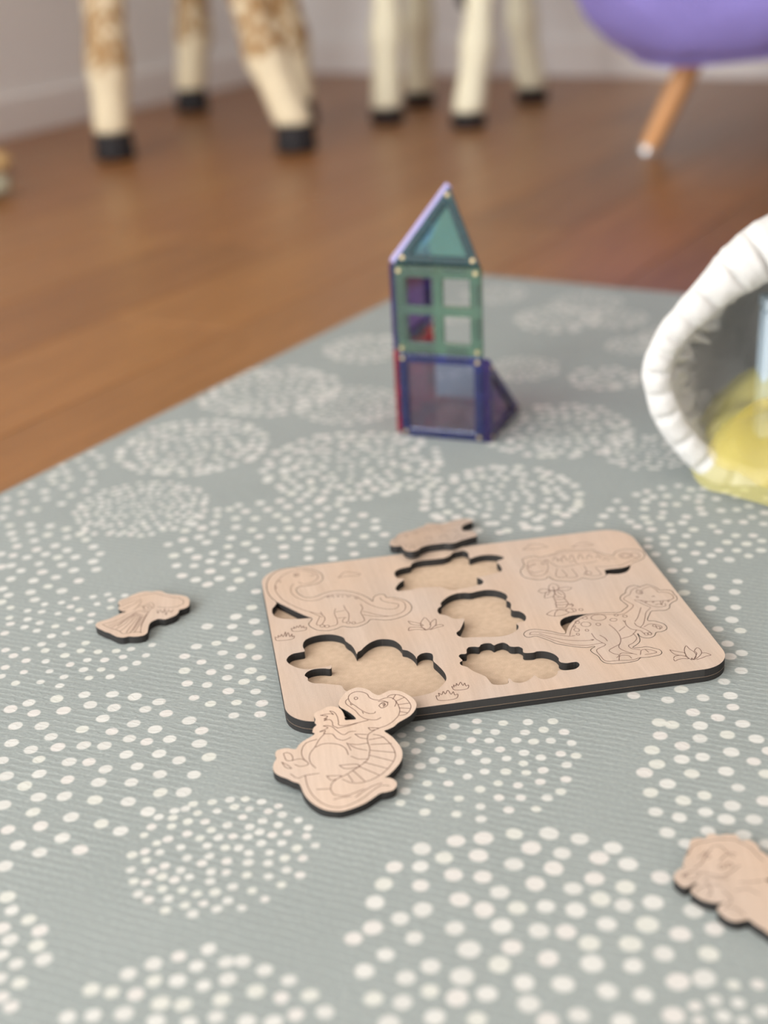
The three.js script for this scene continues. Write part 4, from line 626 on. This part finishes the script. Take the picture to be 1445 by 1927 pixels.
// ---------------------------------------------------------------- white quilted sack at the right
{
  const fabric = canvas(256, 256);
  paint(fabric, (x, y) => { const v = 128 + 50 * noise(x * 0.08, y * 0.08, 1) + 60 * noise(x * 0.35, y * 0.35, 4); return [v, v, v]; });
  const bump = canvasTex(fabric, false); bump.repeat.set(10, 6);
  const white = new THREE.MeshPhysicalMaterial({ color: rgb(207, 206, 202), roughness: 0.6, bumpMap: bump, bumpScale: 0.0006 });
  const g = thing('quilted_sack', 'white quilted fabric sack lying open on the mat with a padded puckered rim', 'fabric sack');
  // centre line of the padded rim, and its thickness
  const P = (x, y, z) => new THREE.Vector3(x, y, z);
  const rim = [[0.2924, 0.1758, -0.9792, 0.0245], [0.2693, 0.1625, -0.9778, 0.0195], [0.245, 0.1412, -0.9756, 0.0142], [0.2216, 0.1163, -0.973, 0.012], [0.2115, 0.0916, -0.9704, 0.0113], [0.2182, 0.0604, -0.9671, 0.0112], [0.2365, 0.031, -0.964, 0.0112], [0.2615, 0.0096, -0.9617, 0.0115], [0.2985, -0.0024, -0.9605, 0.012], [0.345, 0.0125, -0.957, 0.0125], [0.402, 0.022, -0.962, 0.0135], [0.45, 0.055, -0.97, 0.015], [0.465, 0.105, -0.978, 0.018], [0.43, 0.145, -0.985, 0.022], [0.36, 0.18780000000000002, -0.99, 0.0245]];
  const curve = new THREE.CatmullRomCurve3(rim.map((r) => P(r[0], r[1], r[2])), true, 'centripetal');
  const radii = new THREE.CatmullRomCurve3(rim.map((r) => P(r[0], r[1], r[3] * 10)), true, 'centripetal');
  const centre = P(0.340, 0.080, -0.975), back = P(0.095, -0.020, -0.21);
  const N = 200, M = 120, creases = [0.02, 0.075, 0.125, 0.165, 0.2, 0.232, 0.27, 0.305, 0.34, 0.385, 0.43, 0.48, 0.53, 0.58, 0.64, 0.7, 0.76, 0.82, 0.88, 0.94];
  const geo = grid(N, M, (u, v) => {
    const th = u % 1, c = curve.getPoint(th), r = radii.getPoint(th).z / 10, t = curve.getTangent(th);
    const out = c.clone().sub(centre); out.addScaledVector(t, -out.dot(t)).normalize();
    const front = P(0, 0, 1).addScaledVector(t, -t.z).normalize(); const f = front.clone().addScaledVector(out, -front.dot(out)).normalize();
    let crease = 0; for (const q of creases) { let dd = Math.abs(th - q); dd = Math.min(dd, 1 - dd); crease += Math.exp(-Math.pow(dd / 0.0045, 2)); }
    const n3 = (k, s) => noise(c.x * k + s, c.y * k, c.z * k);
    let p;
    if (v < 0.3) {                       // outer shell, from the far end towards the rim
      const s = v / 0.3, q = 1 - s;
      p = c.clone().addScaledVector(out, r * 0.98).addScaledVector(back, q);
      const shrink = 1 - 0.22 * q - 0.5 * Math.pow(q, 2.2), cc = centre.clone().addScaledVector(back, q);
      p.sub(cc).multiplyScalar(shrink).add(cc);
      p.addScaledVector(out, q * (1 - q) * 0.012 + 0.006 * Math.sin(q * 18) * q + 0.004 * noise(u * 40, v * 30, 1) * Math.min(1, q * 4));
    } else if (v < 0.62) {               // round the padded rim
      const a = (v - 0.3) / 0.32 * Math.PI, pinch = 1 - 0.36 * crease * Math.pow(Math.sin(a * 0.9 + 0.3), 2), bulge = 1 + 0.1 * n3(60, 2) + 0.05 * noise(u * 90, v * 14, 5);
      p = c.clone().addScaledVector(out, Math.cos(a) * r * pinch * bulge).addScaledVector(f, Math.sin(a) * r * pinch * bulge);
    } else {                              // crumpled lining, deep into the sack
      const q = (v - 0.62) / 0.38;
      p = c.clone().addScaledVector(out, -r * (1 - q * 1.4)).addScaledVector(back, q * 0.92);
      const cc = centre.clone().addScaledVector(back, q * 0.92), shrink = q > 0.6 ? 1 - Math.pow((q - 0.6) / 0.4, 2) : 1;
      p.sub(cc).multiplyScalar(shrink).add(cc);
      p.addScaledVector(out, 0.011 * Math.max(0, -out.y) * Math.min(1, q * 8));
      const low = sstep(0.42 - th, -0.1, 0.12) * sstep(th, 0.05, 0.2) * 0.8 + 0.2, wr = (0.024 * noise(u * 30 + q * 3, q * 5, 3) + 0.014 * noise(u * 64, q * 12, 8) - 0.006 * crease) * low * Math.min(1, q * 5) * Math.min(1, (1 - q) * 3);
      p.addScaledVector(out, -wr - 0.004 * Math.min(1, q * 4));
    }
    p.y = Math.max(p.y, v < 0.62 ? 0.0006 : 0.0035);
    return p;
  });
  const m = part(g, 'padded_shell', geo, white);
  m.material.side = THREE.DoubleSide;
  // pale blue panel standing inside the mouth of the sack
  const b = thing('pale_blue_box', 'pale blue upright toy box standing inside the mouth of the white sack', 'toy box', [0.345, 0.017, -1.012]);
  const blue = new THREE.MeshStandardMaterial({ color: rgb(186, 202, 214), roughness: 0.5 });
  part(b, 'case', box(0.088, 0.104, 0.020, 0.003, 3), blue).position.y = 0.052;
  part(b, 'lid', box(0.089, 0.010, 0.021, 0.002, 3), blue).position.y = 0.1095;
}
// sheer yellow tulle skirt spilling over the rim
{
  const g = thing('tulle_skirt', 'sheer yellow tulle skirt spilling over the rim of the white sack onto the mat', 'tulle skirt');
  const C = new THREE.Vector3(0.305, 0.052, -0.988);
  const ring = (pts) => new THREE.CatmullRomCurve3(pts.map((p) => new THREE.Vector3(...p)), true, 'centripetal');
  const outer = ring(SKIRT.outer), mid = ring(SKIRT.inner);
  const sheet = (edge, amp, lift, s) => grid(140, 24, (u, v) => {
    const p = edge.getPoint(u % 1), q = C.clone().lerp(p, v);
    q.y += lift * Math.sin(Math.PI * Math.min(1, v * 1.05)) + amp * v * Math.sin(u * 2 * Math.PI * 5 + s) * 0.25 + amp * 1.4 * v * noise(u * 7, v * 2, s);
    q.z += amp * 0.8 * v * noise(u * 22, v * 3, s + 5);
    q.y = Math.max(q.y, 0.0012 + s * 0.0004); return q;
  });
  const tulle = (op, r, gg, b) => new THREE.MeshStandardMaterial({ color: rgb(r, gg, b), roughness: 0.8, transparent: true, opacity: op, side: THREE.DoubleSide });
  part(g, 'outer_layer', sheet(outer, 0.004, 0.014, 0), tulle(0.36, 226, 214, 112), 'thin see-through layer');
  part(g, 'inner_layer', sheet(mid, 0.004, 0.008, 1.7), tulle(0.34, 228, 208, 96), 'denser gathered layer');
}

// ---------------------------------------------------------------- toy giraffes
const hoofMat = new THREE.MeshStandardMaterial({ color: rgb(26, 23, 25), roughness: 0.75 });
function giraffe(label, feet, knees, hips, legR, body, spotFrom, opts) {
  const g = thing('toy_giraffe', label, 'toy giraffe', [body[0], FLOOR, body[2]]);
  const caps = [];                      // a, b, ra, rb
  const v = (p) => new THREE.Vector3(p[0] - body[0], p[1] - FLOOR, p[2] - body[2]);
  feet.forEach((f, i) => {
    const a = v([f[0], FLOOR + opts.hoof, f[1]]), k = v(knees[i]), hp = v(hips[i]);
    caps.push([a, k, legR[0], legR[1]], [k, hp, legR[1], legR[2]]);
  });
  for (const b of opts.torso) caps.push([v(b[0]), v(b[1]), b[2], b[3]]);
  const all = caps.flatMap((c) => [[c[0], c[2]], [c[1], c[3]]]);
  const lo = new THREE.Vector3(Infinity, Infinity, Infinity), hi = lo.clone().negate();
  for (const [p, r] of all) { lo.min(p.clone().subScalar(r + 0.05)); hi.max(p.clone().addScalar(r + 0.05)); }
  const c = lo.clone().add(hi).multiplyScalar(0.5), half = Math.max(hi.x - lo.x, hi.y - lo.y, hi.z - lo.z) / 2, R = 110;
  const mc = new MarchingCubes(R, new THREE.MeshBasicMaterial(), false, false, 400000); mc.isolation = 0;
  const pa = new THREE.Vector3(), q = new THREE.Vector3();
  const pre = caps.map(([a, b, ra, rb]) => ({ a, d: b.clone().sub(a), l2: b.distanceToSquared(a), ra, rb }));
  for (let z = 0, i = 0; z < R; z++) for (let y = 0; y < R; y++) for (let x = 0; x < R; x++, i++) {
    q.set((x - R / 2) / (R / 2) * half + c.x, (y - R / 2) / (R / 2) * half + c.y, (z - R / 2) / (R / 2) * half + c.z);
    let sum = 0;
    for (const s of pre) { pa.copy(q).sub(s.a); const t = clamp(pa.dot(s.d) / s.l2, 0, 1), dist = pa.addScaledVector(s.d, -t).length() - lerp(s.ra, s.rb, t); sum += Math.exp(-dist / 0.012); }
    mc.field[i] = q.y < opts.hoof - 0.004 ? -1 : 0.012 * Math.log(sum + 1e-30);
  }
  mc.update();
  const n = mc.count, pos = new Float32Array(n * 3), nor = new Float32Array(n * 3), col = new Float32Array(n * 3);
  const cream = opts.cream, brown = opts.brown, cell = opts.cell;
  const hash = (x, y, z) => { const h = Math.sin(x * 127.1 + y * 311.7 + z * 74.7) * 43758.5453; return h - Math.floor(h); };
  for (let i = 0; i < n; i++) {
    const X = mc.positionArray[i * 3] * half + c.x, Y = mc.positionArray[i * 3 + 1] * half + c.y, Z = mc.positionArray[i * 3 + 2] * half + c.z;
    pos.set([X, Y, Z], i * 3); nor.set([mc.normalArray[i * 3], mc.normalArray[i * 3 + 1], mc.normalArray[i * 3 + 2]], i * 3);
    let f1 = 9, f2 = 9; const gx = Math.floor(X / cell), gy = Math.floor(Y / cell), gz = Math.floor(Z / cell);
    for (let a = -1; a < 2; a++) for (let b = -1; b < 2; b++) for (let e = -1; e < 2; e++) {
      const cx = gx + a, cy = gy + b, cz = gz + e, dd = Math.hypot((cx + hash(cx, cy, cz)) * cell - X, (cy + hash(cy, cz, cx)) * cell - Y, (cz + hash(cz, cx, cy)) * cell - Z);
      if (dd < f1) { f2 = f1; f1 = dd; } else if (dd < f2) f2 = dd;
    }
    const spot = f2 - f1 > cell * 0.12 && Y > spotFrom + 0.03 * noise(X * 30, Y * 20, Z * 30);
    const k = spot ? brown : cream, w = 1 + 0.06 * noise(X * 90, Y * 90, Z * 90);
    col.set([k.r * w, k.g * w, k.b * w], i * 3);
  }
  const geo = new THREE.BufferGeometry(); geo.setAttribute('position', new THREE.BufferAttribute(pos, 3)); geo.setAttribute('normal', new THREE.BufferAttribute(nor, 3)); geo.setAttribute('color', new THREE.BufferAttribute(col, 3));
  const mn = new THREE.Vector3().fromBufferAttribute(nor.length ? geo.attributes.normal : geo.attributes.position, 0);
  part(g, 'body', geo, new THREE.MeshStandardMaterial({ vertexColors: true, roughness: 0.85 }), opts.bodyLabel);
  for (const f of feet) {
    const r = legR[0] * 1.04, pr = [[0, 0], [r * 0.96, 0], [r * 1.06, 0.004], [r * 1.04, 0.02], [r * 0.96, opts.hoof], [r * 0.7, opts.hoof + 0.004], [0, opts.hoof + 0.004]].map(([a, b]) => new THREE.Vector2(a, b));
    const h = part(g, 'hoof', new THREE.LatheGeometry(pr, 28), hoofMat); h.position.set(f[0] - body[0], 0.0005, f[1] - body[2]);
  }
  for (const s of [-1, 1]) {
    const e = part(g, 'ear', new THREE.SphereGeometry(0.03, 14, 10), new THREE.MeshStandardMaterial({ color: cream, roughness: 0.9 })); e.scale.set(1.3, 0.7, 0.4);
    const hd = v(opts.head); e.position.set(hd.x + s * 0.06, hd.y + 0.045, hd.z);
    const o = part(g, 'horn', new THREE.CapsuleGeometry(0.01, 0.05, 4, 10), new THREE.MeshStandardMaterial({ color: brown, roughness: 0.9 })); o.position.set(hd.x + s * 0.022, hd.y + 0.085, hd.z);
    const y = part(g, 'eye', new THREE.SphereGeometry(0.009, 12, 10), hoofMat); y.position.set(hd.x + s * 0.044, hd.y + 0.018, hd.z + 0.035);
  }
  if (opts.tail) {
    const t = opts.tail.map((p) => v(p)); part(g, 'tail', tube(t, 0.008, 16, 8), new THREE.MeshStandardMaterial({ color: cream, roughness: 0.9 }));
    const tf = part(g, 'tail_tuft', new THREE.SphereGeometry(0.02, 14, 12), hoofMat); tf.scale.set(0.8, 1.8, 0.8); tf.position.copy(t[t.length - 1]).y -= 0.02;
  }
  return g;
}
giraffe('tall plush giraffe with brown mottled upper legs standing near the left wall',
  [[-0.490, -2.745], [-0.131, -2.715], [-0.405, -3.39], [-0.135, -3.05]],
  [[-0.483, 0.17, -2.75], [-0.178, 0.17, -2.745], [-0.385, 0.17, -3.39], [-0.145, 0.17, -3.06]],
  [[-0.470, 0.60, -2.84], [-0.275, 0.60, -2.84], [-0.345, 0.60, -3.33], [-0.205, 0.60, -3.10]],
  [0.036, 0.036, 0.050], [-0.34, 0, -3.05], 0.17,
  { torso: [[[-0.38, 0.66, -2.86], [-0.33, 0.66, -3.22], 0.16, 0.15], [[-0.39, 0.74, -2.82], [-0.43, 1.32, -2.66], 0.09, 0.06], [[-0.43, 1.34, -2.66], [-0.45, 1.28, -2.5], 0.07, 0.045]], head: [-0.43, 1.35, -2.66],
    cream: rgb(226, 212, 180), brown: rgb(158, 122, 76), cell: 0.036, hoof: 0.052, bodyLabel: 'cream plush with golden brown patches above the shins' });
giraffe('smaller pale cream toy giraffe with slim legs standing beside the purple chair',
  [[0.0555, -3.025], [0.221, -2.895], [0.137, -3.265], [0.394, -3.225]],
  [[0.062, 0.17, -3.03], [0.246, 0.15, -2.915], [0.142, 0.17, -3.26], [0.372, 0.17, -3.22]],
  [[0.085, 0.52, -3.04], [0.285, 0.52, -2.97], [0.155, 0.52, -3.24], [0.342, 0.52, -3.20]],
  [0.033, 0.028, 0.036], [0.2, 0, -3.1], 0.40,
  { torso: [[[0.17, 0.56, -3.00], [0.25, 0.56, -3.22], 0.11, 0.11], [[0.16, 0.62, -2.99], [0.10, 1.02, -2.88], 0.065, 0.045], [[0.10, 1.04, -2.88], [0.08, 0.99, -2.76], 0.055, 0.035]], head: [0.10, 1.05, -2.88],
    cream: rgb(238, 232, 204), brown: rgb(150, 110, 66), cell: 0.05, hoof: 0.024, tail: [[0.29, 0.55, -3.32], [0.27, 0.42, -3.30], [0.238, 0.258, -3.16]], bodyLabel: 'smooth cream legs and body' });

// ---------------------------------------------------------------- lavender tub chair
{
  const g = thing('tub_chair', 'lavender upholstered tub chair on tapered wooden legs at the far right', 'chair', [0.83, FLOOR, -2.42]);
  const weave = canvas(256, 256); paint(weave, (x, y) => { const v = 128 + 50 * noise(x * 0.5, y * 0.5, 1) + 40 * noise(x * 0.05, y * 0.05, 3); return [v, v, v]; });
  const bm = canvasTex(weave, false); bm.repeat.set(8, 4);
  const cloth = new THREE.MeshPhysicalMaterial({ color: rgb(142, 132, 204), roughness: 0.85, sheen: 0.5, sheenRoughness: 0.5, sheenColor: rgb(190, 170, 235), bumpMap: bm, bumpScale: 0.0015 });
  const prof = new THREE.CatmullRomCurve3([[0, 0.165], [0.22, 0.162], [0.34, 0.168], [0.405, 0.2], [0.455, 0.27], [0.49, 0.36], [0.505, 0.46], [0.49, 0.53], [0.44, 0.545], [0.40, 0.50], [0.37, 0.42], [0.25, 0.40], [0, 0.405]].map(([a, b]) => new THREE.Vector3(a, b, 0)));
  const shell = grid(120, 90, (u, v) => {
    const p = prof.getPoint(v), th = u * 2 * Math.PI, fold = 0.016 * noise(Math.cos(th) * 6, Math.sin(th) * 6, p.y * 11) + 0.010 * noise(Math.cos(th) * 14, Math.sin(th) * 14, p.y * 14), r = p.x * (1 + fold * 2);
    const backrest = p.y > 0.40 ? 0.30 * Math.pow(Math.max(0, Math.sin(th)), 2) * (p.y - 0.40) / 0.14 : 0;
    const rise = 0.17 * Math.max(0, Math.cos(th) * r + 0.33) * (1 - sstep(p.y, 0.2, 0.4));
    return new THREE.Vector3(Math.cos(th) * r, p.y + backrest + rise + fold * 0.6, -Math.sin(th) * r * 0.92);
  });
  part(g, 'upholstered_shell', shell, cloth);
  const seam = []; for (let i = 0; i < 60; i++) { const th = i / 60 * 2 * Math.PI; seam.push(new THREE.Vector3(Math.cos(th) * 0.352, 0.172 + 0.17 * Math.max(0, Math.cos(th) * 0.352 + 0.33), -Math.sin(th) * 0.352 * 0.92)); }
  part(g, 'piping', new THREE.TubeGeometry(new THREE.CatmullRomCurve3(seam, true), 120, 0.008, 8, true), cloth);
  const grain = canvas(128, 256); paint(grain, (x, y) => { const v = 14 * noise(x * 0.2, y * 0.02, 2) + 8 * noise(x * 0.6, y * 0.05, 5); return [206 + v, 150 + v, 96 + v]; });
  const wood = new THREE.MeshStandardMaterial({ map: canvasTex(grain), roughness: 0.45 });
  const glide = new THREE.MeshStandardMaterial({ color: rgb(190, 188, 186), metalness: 0.6, roughness: 0.35 });
  for (const [dx, dz] of [[-0.322, -0.035], [0.035, -0.322], [0.322, 0.035], [-0.035, 0.322]]) {
    const a = new THREE.Vector3(dx, 0.012, dz), b = new THREE.Vector3(dx * 0.74, 0.176 + 0.17 * Math.max(0, dx * 0.74 + 0.33), dz * 0.74), dir = b.clone().sub(a), leg = new THREE.CylinderGeometry(0.0235, 0.0165, dir.length(), 24);
    const l = part(g, 'leg', leg, wood); l.position.copy(a).add(b).multiplyScalar(0.5); l.quaternion.setFromUnitVectors(new THREE.Vector3(0, 1, 0), dir.clone().normalize());
    const c = part(l, 'glide', new THREE.CylinderGeometry(0.0172, 0.0178, 0.012, 20), glide); c.position.y = -dir.length() / 2 - 0.005;
  }
}
// a toy half out of the frame at the left
{
  const g = thing('plush_toy', 'blurred beige plush toy lying on the floor at the left edge of the picture', 'plush toy', [-0.735, FLOOR, -2.5]);
  const tan = new THREE.MeshStandardMaterial({ color: rgb(206, 172, 120), roughness: 0.95 }), grey = new THREE.MeshStandardMaterial({ color: rgb(168, 164, 140), roughness: 0.95 });
  const lump = (a, b, c, s) => { const q = new THREE.SphereGeometry(1, 28, 20), p = q.attributes.position; for (let i = 0; i < p.count; i++) { const k = 1 + 0.08 * noise(p.getX(i) * 3 + s, p.getY(i) * 3, p.getZ(i) * 3); p.setXYZ(i, p.getX(i) * a * k, p.getY(i) * b * k, p.getZ(i) * c * k); } q.computeVertexNormals(); return q; };
  part(g, 'paw', lump(0.055, 0.026, 0.04, 1), tan).position.set(0.02, 0.028, -0.10);
  part(g, 'body', lump(0.12, 0.085, 0.09, 4), tan).position.set(-0.12, 0.088, 0.01);
  part(g, 'ear', lump(0.05, 0.022, 0.035, 7), grey).position.set(0.075, 0.024, 0.12);
}

renderer.render(scene, camera);
